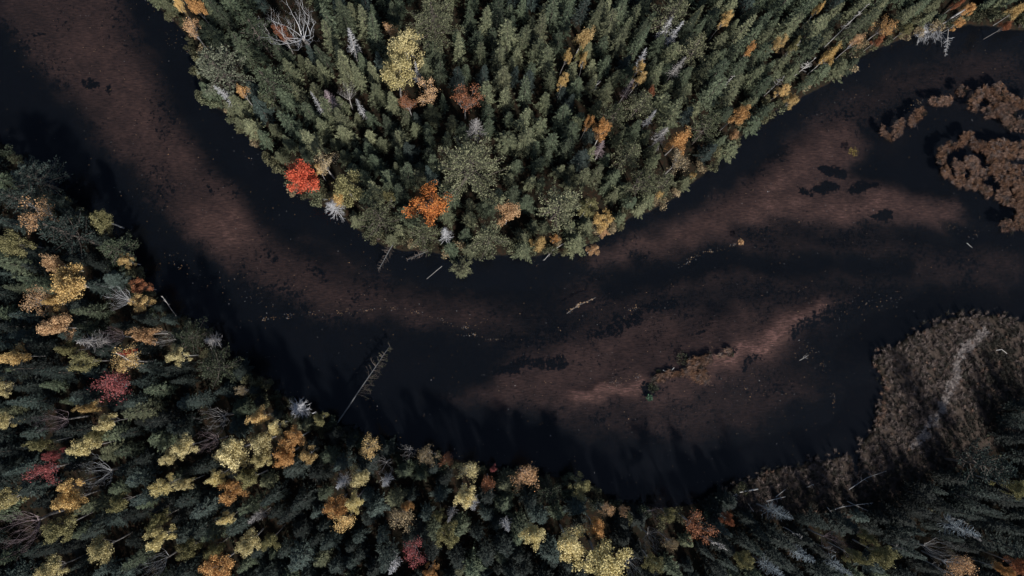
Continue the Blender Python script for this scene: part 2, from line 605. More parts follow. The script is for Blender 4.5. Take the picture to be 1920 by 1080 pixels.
WEED_AND_SHADE = [
    ([(1150, 540), (1240, 515), (1330, 490), (1500, 490), (1700, 500)], 24, .9),
    ([(1260, 575), (1170, 600), (1120, 622)], 9, .7),
    ([(930, 690), (990, 682), (1040, 676)], 9, .8),
    ([(1390, 425), (1500, 430), (1640, 424), (1760, 436), (1930, 440)], 18, .55),
    ([(1545, 350), (1580, 350)], 7, 1.0), ([(1510, 362), (1530, 364)], 6, .9), ([(1560, 318), (1590, 320)], 7, 1.0),
    ([(1600, 348), (1650, 352)], 6, .9), ([(1630, 320), (1720, 330), (1800, 350), (1850, 400)], 26, 1.0), ([(1650, 400), (1672, 404)], 7, .9),
    ([(1700, 300), (1760, 270), (1780, 230)], 30, .6),
    ([(1610, 210), (1560, 215), (1660, 190)], 10, .5),
    ([(900, 660), (960, 645), (1060, 620)], 12, .6),
    ([(400, 200), (440, 260), (500, 330), (560, 390), (620, 440), (700, 490), (900, 530), (1020, 530), (1080, 500)], 20, .70),
    ([(262, -40), (318, 80), (362, 175), (410, 240)], 30, .80),  # inner bank's tree shadow on the water, painted as dark bed
    ([(-120, -10), (-20, 100), (70, 220), (170, 330), (290, 440), (400, 545), (520, 630)], 50, .72),  # shade of the outer bank trees, put into the bed colour
    ([(520, 600), (640, 650), (760, 640), (900, 665), (800, 725), (660, 710)], 42, .75), ([(640, 740), (780, 790), (900, 800), (1050, 830), (1200, 880), (1330, 870), (1450, 840), (1580, 790)], 48, .7),
    ([(1240, 715), (1262, 700)], 7, .45), ([(1280, 690), (1310, 662)], 6, .5), ([(1213, 728), (1225, 722)], 9, 1.0),
    ([(1400, 690), (1420, 655)], 6, .7), ([(1360, 655), (1376, 660)], 5, .8),
    ([(1500, 620), (1560, 600), (1640, 560)], 14, .7),
    ([(1150, 615), (1190, 608)], 8, .7), ([(1310, 620), (1330, 610)], 5, .7),
    ([(155, 157), (160, 155)], 5, .8), ([(178, 161), (181, 160)], 4, .8), ([(60, 53), (63, 54)], 4, .7),
    ([(366, 335), (378, 368)], 4, .7), ([(505, 480), (515, 490)], 11, .6), ([(575, 500), (590, 510)], 11, .6),
    ([(285, 240), (310, 250), (340, 258)], 5, .5), ([(270, 75), (290, 95)], 5, .6),
]


def strokes(lst, X, Y):
    out = np.zeros(X.shape)
    for pts, wd, st in lst:
        d = segdist(Gn(pts), X, Y, closed=False)
        ww = wd/F*CAMZ
        out = np.maximum(out, 0)+st*np.clip(1.35-d/ww, 0, 1)**1.3*.9 if st < .5 else np.maximum(out, st*np.clip(1.4-d/ww, 0, 1))
    return out


jx, jy = X+1.3*wob(X, Y, .35)+.5*wob(Y, X, 1.2), Y+1.3*wob(Y+5, X, .35)+.5*wob(X+9, Y, 1.2)
sand = strokes(SAND, jx, jy)
for pts, fe, st in AREA:
    pw = Gn(pts)
    d = segdist(pw, jx, jy)
    d = np.where(inside(pw, jx, jy), d, -d)
    tt = np.clip(d/(fe/F*CAMZ)*.5+.5, 0, 1)
    sand = sand+st*tt*tt*(3-2*tt)
sand = np.clip(sand*.80, 0, 1.1)
weed = np.clip(strokes([q for q in WEED_AND_SHADE if q[1] > 14.5], jx, jy), 0, 1)  # broad strokes darken the bed for weed and for painted bank shadow
patch = np.clip(strokes([(q[0], q[1]*1.7, q[2]) for q in WEED_AND_SHADE if q[1] < 14.5], jx, jy), 0, 1)
sand = sand*(1-weed)
dep = np.clip(-sd, 0, None)
hz = np.where(sd > 0, .10+.75*(1-np.exp(-sd/2.2))+.18*wob(X, Y, .3), -.12-np.minimum(1.7, dep*.30)*(1-.75*np.clip(sand, 0, 1)))
marsh = inside(MARW, X, Y).astype(float)
md = segdist(MARW, X, Y)
marsh = np.where(marsh > 0, np.clip(md/1.2, 0, 1), 0)
hz = np.where((sd > 0), hz*(1-.55*marsh), hz)
# mud bank of the small bar island
isl = segdist(Gn([(1228, 712), (1290, 700), (1335, 690), (1362, 672)]), X, Y, closed=False)
hz = np.maximum(hz, -.05-.12*isl**1.15)
hz = np.where((np.abs(X) > 130) | (Y > 100) | (Y < -70), np.where(sd > 0, .8, -1.5), hz)


def grid_mesh(name, X, Y, Z):
    ny, nx = X.shape
    co = np.stack([X, Y, Z], -1).reshape(-1, 3)
    i = np.arange(nx*ny).reshape(ny, nx)
    f = np.stack([i[:-1, :-1], i[:-1, 1:], i[1:, 1:], i[1:, :-1]], -1).reshape(-1, 4)
    me = bpy.data.meshes.new(name)
    me.vertices.add(len(co))
    me.vertices.foreach_set("co", co.ravel())
    me.loops.add(f.size)
    me.loops.foreach_set("vertex_index", f.ravel().astype(np.int32))
    me.polygons.add(len(f))
    me.polygons.foreach_set("loop_start", np.arange(0, f.size, 4, dtype=np.int32))
    me.polygons.foreach_set("use_smooth", np.ones(len(f), bool))
    me.update(calc_edges=True)
    me.validate()
    return me


gm = grid_mesh("ground", X, Y, hz)
at = gm.attributes.new("bed", 'FLOAT_COLOR', 'POINT')
colr = np.stack([sand, np.clip(sd/4+.5, 0, 1), marsh, patch], -1).reshape(-1, 4)
at.data.foreach_set("color", colr.astype(np.float32).ravel())

m, t, out = new_mat("ground_and_river_bed")
N, L = t.nodes.new, t.links.new
attr = N("ShaderNodeAttribute"); attr.attribute_name = "bed"
sep = N("ShaderNodeSeparateColor")
L(attr.outputs["Color"], sep.inputs[0])
tc = N("ShaderNodeTexCoord")


def noise(scale, detail=5, rough=.6):
    n = N("ShaderNodeTexNoise")
    n.inputs["Scale"].default_value = scale
    n.inputs["Detail"].default_value = detail
    n.inputs["Roughness"].default_value = rough
    L(tc.outputs["Object"], n.inputs[0])
    return n.outputs[0]


def mth(op, a, b=None, c=None):
    n = N("ShaderNodeMath"); n.operation = op
    for k, x in enumerate((a, b, c)):
        if x is None:
            continue
        if hasattr(x, "is_output"):
            L(x, n.inputs[k])
        else:
            n.inputs[k].default_value = x
    return n.outputs[0]


def ramp(fac, stops):
    n = N("ShaderNodeValToRGB")
    e = n.color_ramp.elements
    e[0].position, e[0].color = stops[0]
    e[1].position, e[1].color = stops[-1]
    for p, c in stops[1:-1]:
        k = e.new(p); k.color = c
    L(fac, n.inputs[0])
    return n.outputs[0]


def mixc(fac, a, b, mode='MIX'):
    n = N("ShaderNodeMix"); n.data_type = 'RGBA'; n.blend_type = mode
    for k, x in ((0, fac), (6, a), (7, b)):
        if hasattr(x, "is_output"):
            L(x, n.inputs[k])
        else:
            n.inputs[k].default_value = x
    return n.outputs[2]


n1 = noise(.30, 8, .72); n2 = noise(1.5, 6, .74); n3 = noise(7, 3, .8); n4 = noise(.16, 3, .5)
sv = mth('ADD', sep.outputs[0], mth('MULTIPLY', mth('SUBTRACT', n1, .5), mth('MULTIPLY_ADD', sep.outputs[0], .95, .16)))
sv = mth('MULTIPLY', sv, mth('MULTIPLY_ADD', mth('SUBTRACT', n3, .5), 1.1, 1.0))
# wave-broken light painted into the sand colour as ripples, a few decimetres apart
mpr = N("ShaderNodeMapping")
mpr.inputs["Rotation"].default_value = (0, 0, math.radians(-38))
mpr.inputs["Scale"].default_value = (.5, 2.0, 1)
L(tc.outputs["Object"], mpr.inputs[0])
rip = N("ShaderNodeTexNoise"); rip.inputs["Scale"].default_value = 2.1; rip.inputs["Detail"].default_value = 2
L(mpr.outputs[0], rip.inputs[0])
sv = mth('MULTIPLY', sv, mth('MULTIPLY_ADD', mth('SUBTRACT', rip.outputs[0], .5), 1.5, 1.0))
# weed tufts that break up the bars, thicker where the sand thins out
thr = mth('ADD', mth('MULTIPLY_ADD', sep.outputs[0], .34, .50), mth('MULTIPLY', mth('SUBTRACT', n4, .5), -.35))
wt = N("ShaderNodeMapRange"); L(n2, wt.inputs[0])
L(thr, wt.inputs[1]); L(mth('ADD', thr, .035), wt.inputs[2])
wt.inputs[3].default_value = 0; wt.inputs[4].default_value = .85
sv = mth('MULTIPLY', sv, mth('SUBTRACT', 1.0, wt.outputs[0]))
pt = N("ShaderNodeMapRange"); L(mth('ADD', attr.outputs["Alpha"], mth('MULTIPLY', mth('SUBTRACT', n2, .5), 2.6)), pt.inputs[0])
pt.inputs[1].default_value = .50; pt.inputs[2].default_value = .62; pt.inputs[3].default_value = 1; pt.inputs[4].default_value = .1
pgate = mth('MINIMUM', mth('MULTIPLY', attr.outputs["Alpha"], 6.0), 1.0)
sv = mth('MULTIPLY', sv, mth('SUBTRACT', 1.0, mth('MULTIPLY', pgate, mth('SUBTRACT', 1.0, pt.outputs[0]))))
bedc = ramp(sv, [(0, (.0008, .0020, .0040, 1)), (.07, (.0032, .0039, .0054, 1)), (.25, (.0212, .0152, .0148, 1)), (.55, (.063, .0390, .033, 1)), (1.0, (.20, .115, .098, 1))])
floor_c = ramp(noise(1.6, 6, .7), [(.25, (.006, .007, .005, 1)), (.5, (.013, .011, .007, 1)), (.62, (.024, .013, .008, 1)), (.8, (.014, .015, .008, 1))])
marsh_c = ramp(noise(2.4, 6, .75), [(.25, (.012, .010, .008, 1)), (.5, (.045, .034, .028, 1)), (.75, (.10, .075, .062, 1))])
land_c = mixc(sep.outputs[2], floor_c, marsh_c)
lm = N("ShaderNodeMapRange")
L(sep.outputs[1], lm.inputs[0]); lm.inputs[1].default_value = .49; lm.inputs[2].default_value = .56
ccol = mixc(lm.outputs[0], bedc, land_c)
b = N("ShaderNodeBsdfPrincipled")
L(ccol, b.inputs["Base Color"])
b.inputs["Roughness"].default_value = .95
b.inputs["Specular IOR Level"].default_value = .1
bp = N("ShaderNodeBump"); bp.inputs["Strength"].default_value = .4; bp.inputs["Distance"].default_value = .06
L(n3, bp.inputs["Height"]); L(bp.outputs[0], b.inputs["Normal"])
L(b.outputs[0], out.inputs[0])
gm.materials.append(m)
ground = obj("ground", gm)
tag(ground, "dark forest floor, low banks and brown river bed with pale sand bars", "ground", kind='structure')

# ------------------------------------------------------------------ water
wx = np.concatenate([[-6000], np.linspace(-130, 140, 40), [6000]])
wy = np.concatenate([[-6000], np.linspace(-80, 100, 30), [6000]])
WX, WY = np.meshgrid(wx, wy)
wm = grid_mesh("river_water", WX, WY, np.zeros(WX.shape))
m, t, out = new_mat("river_water")
N, L = t.nodes.new, t.links.new
tc = N("ShaderNodeTexCoord")
mp = N("ShaderNodeMapping")
mp.inputs["Rotation"].default_value = (0, 0, math.radians(55))
mp.inputs["Scale"].default_value = (1.0, 3.2, 1)
L(tc.outputs["Object"], mp.inputs[0])
nn = N("ShaderNodeTexNoise"); nn.inputs["Scale"].default_value = 1.5; nn.inputs["Detail"].default_value = 3
L(mp.outputs[0], nn.inputs[0])
nb = noise(.25, 3)
bp = N("ShaderNodeBump"); bp.inputs["Strength"].default_value = .35; bp.inputs["Distance"].default_value = .12
L(mth('MULTIPLY', nn.outputs[0], nb), bp.inputs["Height"])
# reflectance of a water surface, the same from above and from below
gi = N("ShaderNodeNewGeometry")
vd = N("ShaderNodeVectorMath"); vd.operation = 'DOT_PRODUCT'
L(gi.outputs["Incoming"], vd.inputs[0]); L(bp.outputs[0], vd.inputs[1])
ca = mth('SUBTRACT', 1.0, mth('ABSOLUTE', vd.outputs["Value"]))
refl = mth('MULTIPLY_ADD', mth('POWER', ca, 5.0), .98, .02)
gl = N("ShaderNodeBsdfGlossy"); gl.inputs["Roughness"].default_value = .06
L(bp.outputs[0], gl.inputs["Normal"])
tp = N("ShaderNodeBsdfTransparent"); tp.inputs[0].default_value = (.84, .82, .83, 1)
ms = N("ShaderNodeMixShader")
L(refl, ms.inputs[0]); L(tp.outputs[0], ms.inputs[1]); L(gl.outputs[0], ms.inputs[2])
L(ms.outputs[0], out.inputs[0])
wm.materials.append(m)
water = obj("river_water", wm)
tag(water, "dark clear river curving between two forested banks", "river", kind='structure')


def hz_at(x, y):
    s = float(land_sdf(np.array([[x]]), np.array([[y]]))[0, 0])
    return .10+.75*(1-math.exp(-s/2.2)) if s > 0 else -.3


# ------------------------------------------------------------------ the trees one can point at
# kind, x, y (crown middle in the photograph), width px, colour, label, short reference, extra
#  D leafy  S half-bare with leaves  B bare  N dead conifer  P pine  C conifer
T = []


def T_(*a, **k):
    T.append((a, k))


# --- forest inside the bend
T_('B', 553, 44, 124, 'silver', 'broad bare grey tree spreading pale branches near the top edge of the inner forest', 'broad bare grey tree')
T_('D', 526, 60, 34, 'rust', 'rusty orange maple half hidden under the broad bare grey tree')
T_('D', 372, 18, 36, 'orange', 'bright orange maple at the upstream tip of the inner bank', 'bright orange maple of the upstream bank')
T_('S', 358, 56, 40, 'peach', 'thin pinkish half-bare tree on the bank below the bright orange maple')
T_('D', 335, 14, 20, 'gold', 'small golden bush at the water beside the bright orange maple')
T_('P', 411, 126, 96, 'pinegrey', 'pale grey-green pine overhanging the upper channel bank', 'pale pine of the upper channel')
T_('S', 452, 174, 26, 'orange', 'sparse orange sapling behind the pale pine of the upper channel')
T_('N', 424, 172, 26, 'silver', 'short silver dead conifer under the pale pine of the upper channel')
T_('D', 762, 88, 72, 'pale', 'wide pale gold tree, upper one of the golden pair', 'upper tree of the golden pair')
T_('S', 733, 62, 36, 'peach', 'thin peach-leaved tree above the upper tree of the golden pair')
T_('D', 741, 142, 64, 'pale', 'round golden tree, lower one of the golden pair', 'lower tree of the golden pair')
T_('S', 802, 170, 50, 'peach', 'half-bare rusty tree with white branches beside the golden pair', 'white-branched rusty tree')
T_('N', 780, 134, 18, 'silver', 'thin white dead trunk between the golden pair and the white-branched rusty tree')
T_('S', 765, 192, 34, 'rust', 'thin dark rust tree just below the lower tree of the golden pair')
T_('S', 872, 188, 58, 'rust', 'tall rust-orange half-bare tree alone among spruces', 'rust-orange tree among spruces')
T_('N', 657, 81, 32, 'silver', 'whitish dead spruce between the broad bare tree and the golden pair', 'whitish dead spruce')
T_('B', 646, 172, 38, 'twig', 'small bare forked tree in the dark inner forest')
T_('N', 617, 181, 26, 'mauve', 'pinkish grey dead conifer beside the small bare forked tree')
T_('N', 596, 196, 18, 'silver', 'slim white dead trunk leaning among spruces by the upper channel')
T_('N', 676, 201, 18, 'silver', 'tiny white dead spruce below the small bare forked tree')
T_('N', 891, 236, 36, 'twig', 'blue-grey dead spruce just above the giant pine', 'blue-grey dead spruce')
T_('D', 1089, 70, 42, 'gold', 'bright gold-orange oval tree in the middle of the spruces', 'gold-orange oval tree')
T_('D', 1060, 107, 22, 'gold', 'slim amber tree below the gold-orange oval tree')
T_('D', 1086, 104, 16, 'olivey', 'tiny yellowish tree directly under the gold-orange oval tree')
T_('D', 1097, 117, 17, 'gold', 'tiny amber tree, lowest under the gold-orange oval tree')
T_('D', 1055, 153, 22, 'gold', 'slim golden tree alone in deep shade between dark spruces', 'slim golden shade tree')
T_('N', 1250, 52, 28, 'silver', 'upper white skeleton of a twin dead spruce pair', 'twin dead spruces')
T_('N', 1261, 63, 28, 'silver', 'lower white skeleton of a twin dead spruce pair')
T_('N', 1209, 110, 22, 'silver', 'upright pale dead conifer above two amber saplings')
T_('D', 1198, 128, 21, 'gold', 'upper of two amber saplings in the conifers')
T_('D', 1197, 148, 20, 'gold', 'lower of two amber saplings in the conifers', 'lower amber sapling')
T_('N', 1270, 124, 24, 'twig', 'leaning grey dead spruce past the two amber saplings')
T_('D', 1217, 176, 23, 'rust', 'small brick-red tree in the conifers toward the far arm', 'small brick-red tree')
T_('N', 1222, 218, 22, 'silver', 'bright white dead spruce below the small brick-red tree')
T_('N', 1178, 164, 22, 'mauve', 'dull grey dead spruce beside the lower amber sapling')
T_('D', 1358, 38, 22, 'gold', 'small yellow tree high in the far arm conifers')
T_('D', 1406, 96, 20, 'orange', 'small orange tree deep among conifers of the far arm')
T_('D', 1384, 214, 42, 'orange', 'tall salmon-orange maple on the bank of the far arm', 'salmon-orange bank maple')
T_('D', 1376, 254, 24, 'peach', 'small pinkish tree at the water below the salmon-orange bank maple')
T_('D', 1130, 249, 40, 'orange', 'vivid orange tree near the middle of the lower spruces', 'vivid orange tree')
T_('D', 1101, 237, 20, 'orange', 'small orange tree tucked beside the vivid orange tree')
T_('D', 1275, 262, 52, 'orange', 'wide amber-orange tree above a grey bare birch', 'wide amber-orange tree')
T_('S', 1276, 299, 58, 'tan', 'silvery bare birch under the wide amber-orange tree', 'silvery bare birch')
T_('N', 1240, 253, 32, 'twig', 'grey feathery dead spruce beside the wide amber-orange tree')
T_('D', 563, 332, 62, 'scarlet', 'scarlet maple on the channel edge, the reddest tree', 'scarlet maple')
T_('S', 607, 308, 54, 'tan', 'silvery half-bare tree above the scarlet maple', 'silvery half-bare tree')
T_('D', 593, 318, 20, 'gold', 'little amber sapling between the scarlet maple and the silvery tree')
T_('D', 648, 350, 64, 'olivey', 'olive and yellow tree between the scarlet maple and the fire-orange maple', 'olive and yellow tree')
T_('D', 632, 371, 32, 'gold', 'golden tree at the water under the olive and yellow tree')
T_('N', 625, 386, 46, 'silver', 'silver dead conifer leaning out over the channel below the golden tree', 'leaning silver conifer')
T_('S', 802, 379, 82, 'fire', 'fire-orange maple with a bare grey middle', 'fire-orange maple', dict(hole=.36))
T_('D', 953, 400, 58, 'peach', 'peach-orange tree with a pale middle near the giant pine', 'peach-orange tree')
T_('D', 730, 372, 26, 'olivey', 'small round olive tree between the olive and yellow tree and the fire-orange maple')
T_('P', 889, 312, 150, 'pinelit', 'giant feathery pine, broadest crown of the inner forest', 'giant pine')
T_('P', 812, 34, 116, 'pine', 'broad dark pine at the top edge above the golden pair', 'broad dark pine')
T_('P', 1046, 388, 92, 'pinelit', 'ragged pine near the bend tip beside the peach-orange tree', 'ragged bend pine')
T_('P', 712, 412, 84, 'olive', 'spreading olive pine on the bank by the fire-orange maple', 'spreading olive pine')
T_('P', 1200, 190, 60, 'pine', 'loose green pine below the small brick-red tree')
T_('P', 1258, 20, 84, 'pine', 'loose pine with yellowed tips above the twin dead spruces', 'loose yellowed pine')
T_('P', 505, 148, 74, 'green', 'shaggy dark pine behind the pale pine of the upper channel')
T_('P', 1150, 220, 64, 'olive', 'olive pine above the vivid orange tree')
T_('P', 1180, 290, 58, 'pine', 'bushy pine between the vivid orange tree and the silvery bare birch')
T_('P', 1330, 240, 62, 'olive', 'olive bank pine between the amber-orange tree and the salmon-orange maple')
T_('P', 1310, 90, 60, 'pine', 'open pine with pale trunk past the twin dead spruces')
T_('P', 480, 60, 66, 'green', 'dark pine between the bright orange maple and the broad bare tree')
T_('P', 790, 440, 66, 'olive', 'low bank pine below the fire-orange maple')
T_('P', 920, 440, 76, 'pine', 'low bank pine below the giant pine and the peach-orange tree')
T_('P', 1210, 340, 66, 'olive', 'bushy bank pine below the silvery bare birch')
T_('P', 1250, 345, 52, 'pine', 'smaller bank pine at the water under the silvery bare birch')
T_('N', 836, 438, 34, 'silver', 'pale bluish dead spruce on the bank below the giant pine', 'pale bank snag')
T_('D', 1132, 409, 42, 'gold', 'amber-orange tree on the bank where the bend turns', 'amber bank tree')
T_('D', 1133, 434, 24, 'peach', 'small peach tree at the water under the amber bank tree')
T_('D', 1112, 465, 29, 'peach', 'peach-leaved bush hanging over the water at the bend', 'peach bush over the water')
T_('D', 1012, 455, 36, 'gold', 'low golden tree on the tip of the bend', 'low golden tip tree')
T_('D', 1040, 447, 20, 'orange', 'little orange tree beside the low golden tip tree')
T_('D', 1102, 390, 40, 'olivey', 'pale green-grey tree above the amber bank tree')
T_('D', 1235, 365, 22, 'gold', 'small red-gold tree at the water of the far arm')
T_('D', 1297, 327, 15, 'gold', 'tiny golden bush on the bank below the silvery bare birch')
T_('N', 1131, 276, 28, 'mauve', 'pinkish dead trunk under the vivid orange tree')
T_('D', 1486, 188, 30, 'gold', 'orange bush hanging over the water on the far arm bank', 'orange far-arm bush')
T_('D', 1466, 170, 26, 'gold', 'yellow bush behind the orange far-arm bush')
T_('D', 1557, 104, 32, 'gold', 'amber tree on the far arm bank above the orange far-arm bush', 'amber far-arm tree')
T_('S', 1657, 52, 42, 'orange', 'sparse orange tree on the far arm bank near the fallen bare tree', 'sparse orange far-arm tree')
T_('D', 1646, 75, 22, 'rust', 'small rust bush at the water beside the sparse orange far-arm tree')
T_('S', 1608, 78, 30, 'peach', 'pinkish thin tree between the amber and the sparse orange far-arm trees')
T_('D', 1458, 83, 26, 'gold', 'yellow tree inside the far arm forest', 'yellow far-arm tree')
T_('D', 1490, 86, 22, 'olivey', 'olive-gold tree beside the yellow far-arm tree')
T_('D', 1536, 20, 18, 'gold', 'tiny yellow tree near the top edge of the far arm')
T_('D', 1700, 56, 26, 'olivey', 'yellow-green bush at the water beside the fallen bare tree')
T_('D', 1812, 20, 27, 'orange', 'orange maple behind the root of the fallen bare tree', 'orange maple behind the fallen tree')
T_('D', 1798, 40, 20, 'orange', 'small orange bush on the bank under the fallen bare tree')
T_('D', 1906, 20, 34, 'gold', 'gold-orange tree at the top corner of the far arm')
T_('D', 1889, 46, 26, 'rust', 'red-brown bush on the bank at the far corner of the far arm')
T_('D', 1800, 4, 16, 'rust', 'small red-brown maple at the top edge above the fallen bare tree')
# --- outer bank forest
T_('D', 25, 451, 56, 'olivey', 'olive-gold rounded tree at the side edge of the outer forest', 'olive-gold edge tree')
T_('S', 72, 410, 66, 'peach', 'peach half-bare tree with pale twigs on the outer bank', 'peach half-bare bank tree')
T_('D', 100, 497, 40, 'peach', 'smaller peach-gold tree beside the large peach-gold tree')
T_('D', 133, 531, 72, 'gold', 'large peach-gold tree of the outer forest near the bank', 'large peach-gold tree')
T_('D', 188, 412, 50, 'olivey', 'tall olive birch with a white trunk on the outer bank', 'white-trunked birch', dict(white=1))
T_('D', 232, 488, 30, 'gold', 'small golden tree on the outer bank below the white-trunked birch')
T_('D', 262, 537, 34, 'rust', 'low rusty bush on the outer bank at the water')
T_('S', 70, 565, 52, 'peach', 'pink and peach half-bare tree below the large peach-gold tree', 'pink and peach tree')
T_('D', 107, 566, 32, 'gold', 'small golden tree beside the pink and peach tree')
T_('D', 99, 611, 58, 'peach', 'tan-peach oval tree below the pink and peach tree', 'tan-peach oval tree')
T_('B', 222, 562, 50, 'silver', 'stark white bare tree between the peach-gold tree and an amber tree', 'stark white bare tree')
T_('D', 265, 571, 38, 'gold', 'amber tree on the outer bank beside the stark white bare tree')
T_('D', 268, 622, 46, 'peach', 'bright peach tree of the outer forest above the pale leaning trunk', 'bright peach tree')
T_('N', 168, 640, 40, 'twig', 'blue-grey dead spruce in shade beside the bright peach tree')
T_('B', 212, 632, 44, 'mauve', 'dim bare tree between the blue-grey spruce and the bright peach tree')
T_('B', 311, 635, 36, 'twig', 'small forked bare tree on the bank side of the bright peach tree')
T_('P', 352, 632, 74, 'green', 'dark bank pine with silver tips leaning to the water')
T_('N', 392, 636, 36, 'twig', 'silver dead top of a leaning conifer at the outer bank')
T_('D', 127, 653, 32, 'olivey', 'olive-yellow tree above the tan olive thicket of the side edge')
T_('D', 32, 667, 44, 'gold', 'low yellow tree by the side edge below the tan-peach tree')
T_('D', 332, 666, 38, 'pale', 'pale yellow tree on the bank side of the pale leaning trunk')
T_('D', 162, 676, 42, 'olivey', 'dull olive tree beside the crimson half-bare tree')
T_('S', 240, 678, 54, 'gold', 'golden half-bare tree behind the pale leaning trunk', 'golden half-bare tree')
T_('D', 247, 662, 20, 'scarlet', 'tiny red maple sprig above the golden half-bare tree')
T_('S', 220, 720, 64, 'crimson', 'crimson half-bare maple with white limbs in the outer forest', 'crimson half-bare maple')
T_('D', 8, 724, 38, 'pale', 'pale yellow tree cut by the side edge, with a bare limb')
T_('D', 4, 790, 34, 'pale', 'pale yellow tree at the side edge below the bare limb tree')
T_('D', 168, 765, 28, 'gold', 'small golden tree below the crimson half-bare maple')
T_('D', 207, 789, 38, 'pale', 'pale yellow-green tree below the crimson half-bare maple', 'pale tree below the crimson maple')
T_('S', 451, 735, 24, 'tan', 'tiny cream tree alone near the outer bank')
T_('B', 400, 786, 64, 'twig', 'grey forked bare tree between the cream tree and the bright yellow group', 'grey forked bare tree')
T_('B', 106, 790, 56, 'mauve', 'dim purple-grey bare tree above the deep red maple')
T_('D', 80, 831, 32, 'olivey', 'olive-yellow tree above the deep red maple', 'olive tree above the red maple')
T_('D', 166, 838, 48, 'pale', 'pale yellow tree beside the deep red maple', 'pale tree beside the red maple')
T_('D', 186, 812, 28, 'olivey', 'small olive tree above the pale tree beside the red maple')
T_('S', 88, 882, 50, 'crimson', 'deep red maple with silver twigs low in the outer forest', 'deep red maple')
T_('D', 106, 852, 22, 'crimson', 'small crimson tree above the deep red maple')
T_('B', 185, 893, 78, 'silver', 'wide white bare tree, twiggiest of the outer forest', 'wide white bare tree')
T_('D', 132, 911, 40, 'gold', 'upper golden tree between the deep red maple and the wide white bare tree', 'upper golden tree')
T_('D', 132, 940, 50, 'gold', 'lower golden tree beneath the wide white bare tree', 'lower golden tree')
T_('D', 115, 984, 54, 'olivey', 'yellow-green tree below the lower golden tree')
T_('D', 18, 938, 42, 'pale', 'pale yellow tree at the side edge above a big bare tree')
T_('B', 45, 985, 88, 'mauve', 'big purplish bare tree in the bottom corner', 'big purplish bare tree')
T_('D', 194, 1026, 52, 'pale', 'straw-yellow tree near the bottom edge past the purplish bare tree', 'straw-yellow tree')
T_('D', 313, 862, 32, 'pale', 'small straw tree between the wide white bare tree and the bright yellow group')
T_('D', 350, 837, 44, 'pale', 'flat straw-yellow tree above the bright yellow group')
T_('D', 312, 906, 36, 'pale', 'larger of two straw trees side by side', 'larger straw twin')
T_('D', 347, 908, 30, 'pale', 'smaller of two straw trees side by side')
T_('D', 230, 940, 38, 'olivey', 'dull olive-yellow tree below the wide white bare tree')
T_('D', 435, 847, 64, 'pale', 'bright pale yellow tree, largest of the yellow group', 'largest yellow tree')
T_('D', 410, 888, 32, 'pale', 'small pale tree below the largest yellow tree')
T_('B', 391, 830, 44, 'mauve', 'purple-grey bare tree against the largest yellow tree')
T_('D', 487, 783, 38, 'gold', 'yellow tree, topmost of the yellow group')
T_('D', 517, 798, 36, 'pale', 'pale tree with dark gaps near the topmost yellow tree')
T_('D', 487, 831, 52, 'pale', 'pale yellow tree in the middle of the yellow group')
T_('D', 491, 863, 38, 'pale', 'pale yellow tree beneath the middle of the yellow group')
T_('D', 554, 822, 46, 'orange', 'upper amber-orange tree on the river side of the yellow group')
T_('D', 534, 853, 50, 'orange', 'orange tree between the yellow group and its neighbour', 'orange tree of the yellow group')
T_('D', 576, 853, 36, 'gold', 'amber tree on the river side of the orange tree')
T_('D', 598, 784, 30, 'olivey', 'round olive-gold tree near the base of the fallen trunk', 'olive-gold tree by the fallen trunk')
T_('N', 558, 768, 44, 'silver', 'blue-silver dead spruce lying toward the river by the olive-gold tree')
T_('D', 438, 918, 46, 'orange', 'rust-orange tree below the largest yellow tree', 'rust-orange lower tree')
T_('D', 471, 900, 48, 'olivey', 'olive-yellow tree beside the rust-orange lower tree')
T_('D', 352, 1026, 44, 'olivey', 'olive-yellow tree near the bottom edge, inner of a close pair')
T_('D', 400, 1027, 40, 'olivey', 'olive-yellow tree near the bottom edge, riverward of a close pair')
T_('D', 462, 1018, 48, 'pale', 'straw-yellow tree at the bottom riverward of the olive pair')
T_('D', 300, 1007, 42, 'pale', 'straw tree between the straw-yellow tree and the olive pair')
T_('D', 298, 975, 36, 'olivey', 'dull yellow tree above the straw tree of the olive pair')
T_('D', 431, 970, 26, 'pale', 'little straw tree above the olive pair')
T_('B', 297, 1058, 52, 'silver', 'bluish white bare tree on the bottom edge', 'bluish bare tree')
T_('D', 103, 1070, 46, 'pale', 'straw-yellow tree cut by the bottom edge in the corner')
T_('D', 404, 1066, 58, 'orange', 'amber-orange tree cut by the bottom edge', 'amber tree of the bottom edge')
T_('N', 480, 972, 26, 'twig', 'bluish dead spruce between the straw trees and the tall yellow tree')
T_('S', 697, 838, 44, 'gold', 'golden tree with white twigs on the outer bank past the fallen trunk', 'golden bank tree')
T_('D', 671, 898, 46, 'pale', 'tall bright yellow tree, upper half of a yellow and orange clump', 'tall bright yellow tree')
T_('D', 668, 938, 38, 'pale', 'bright yellow tree just below the tall bright yellow tree')
T_('D', 632, 948, 48, 'orange', 'orange tree against the tall bright yellow tree', 'orange clump tree')
T_('S', 645, 982, 54, 'gold', 'amber half-bare tree below the orange clump tree')
T_('N', 640, 905, 28, 'silver', 'silver dead spruce beside the tall bright yellow tree')
T_('N', 722, 905, 24, 'silver', 'small white star-like dead spruce riverward of the tall bright yellow tree', 'white star snag')
T_('B', 720, 878, 48, 'twig', 'grey bare tree above the white star snag')
T_('S', 801, 855, 40, 'tan', 'cream half-bare birch on the middle outer bank', 'cream half-bare birch')
T_('B', 765, 850, 36, 'twig', 'grey bare sapling beside the cream half-bare birch')
T_('S', 836, 864, 34, 'rust', 'reddish half-bare bush on the bank beside the cream half-bare birch')
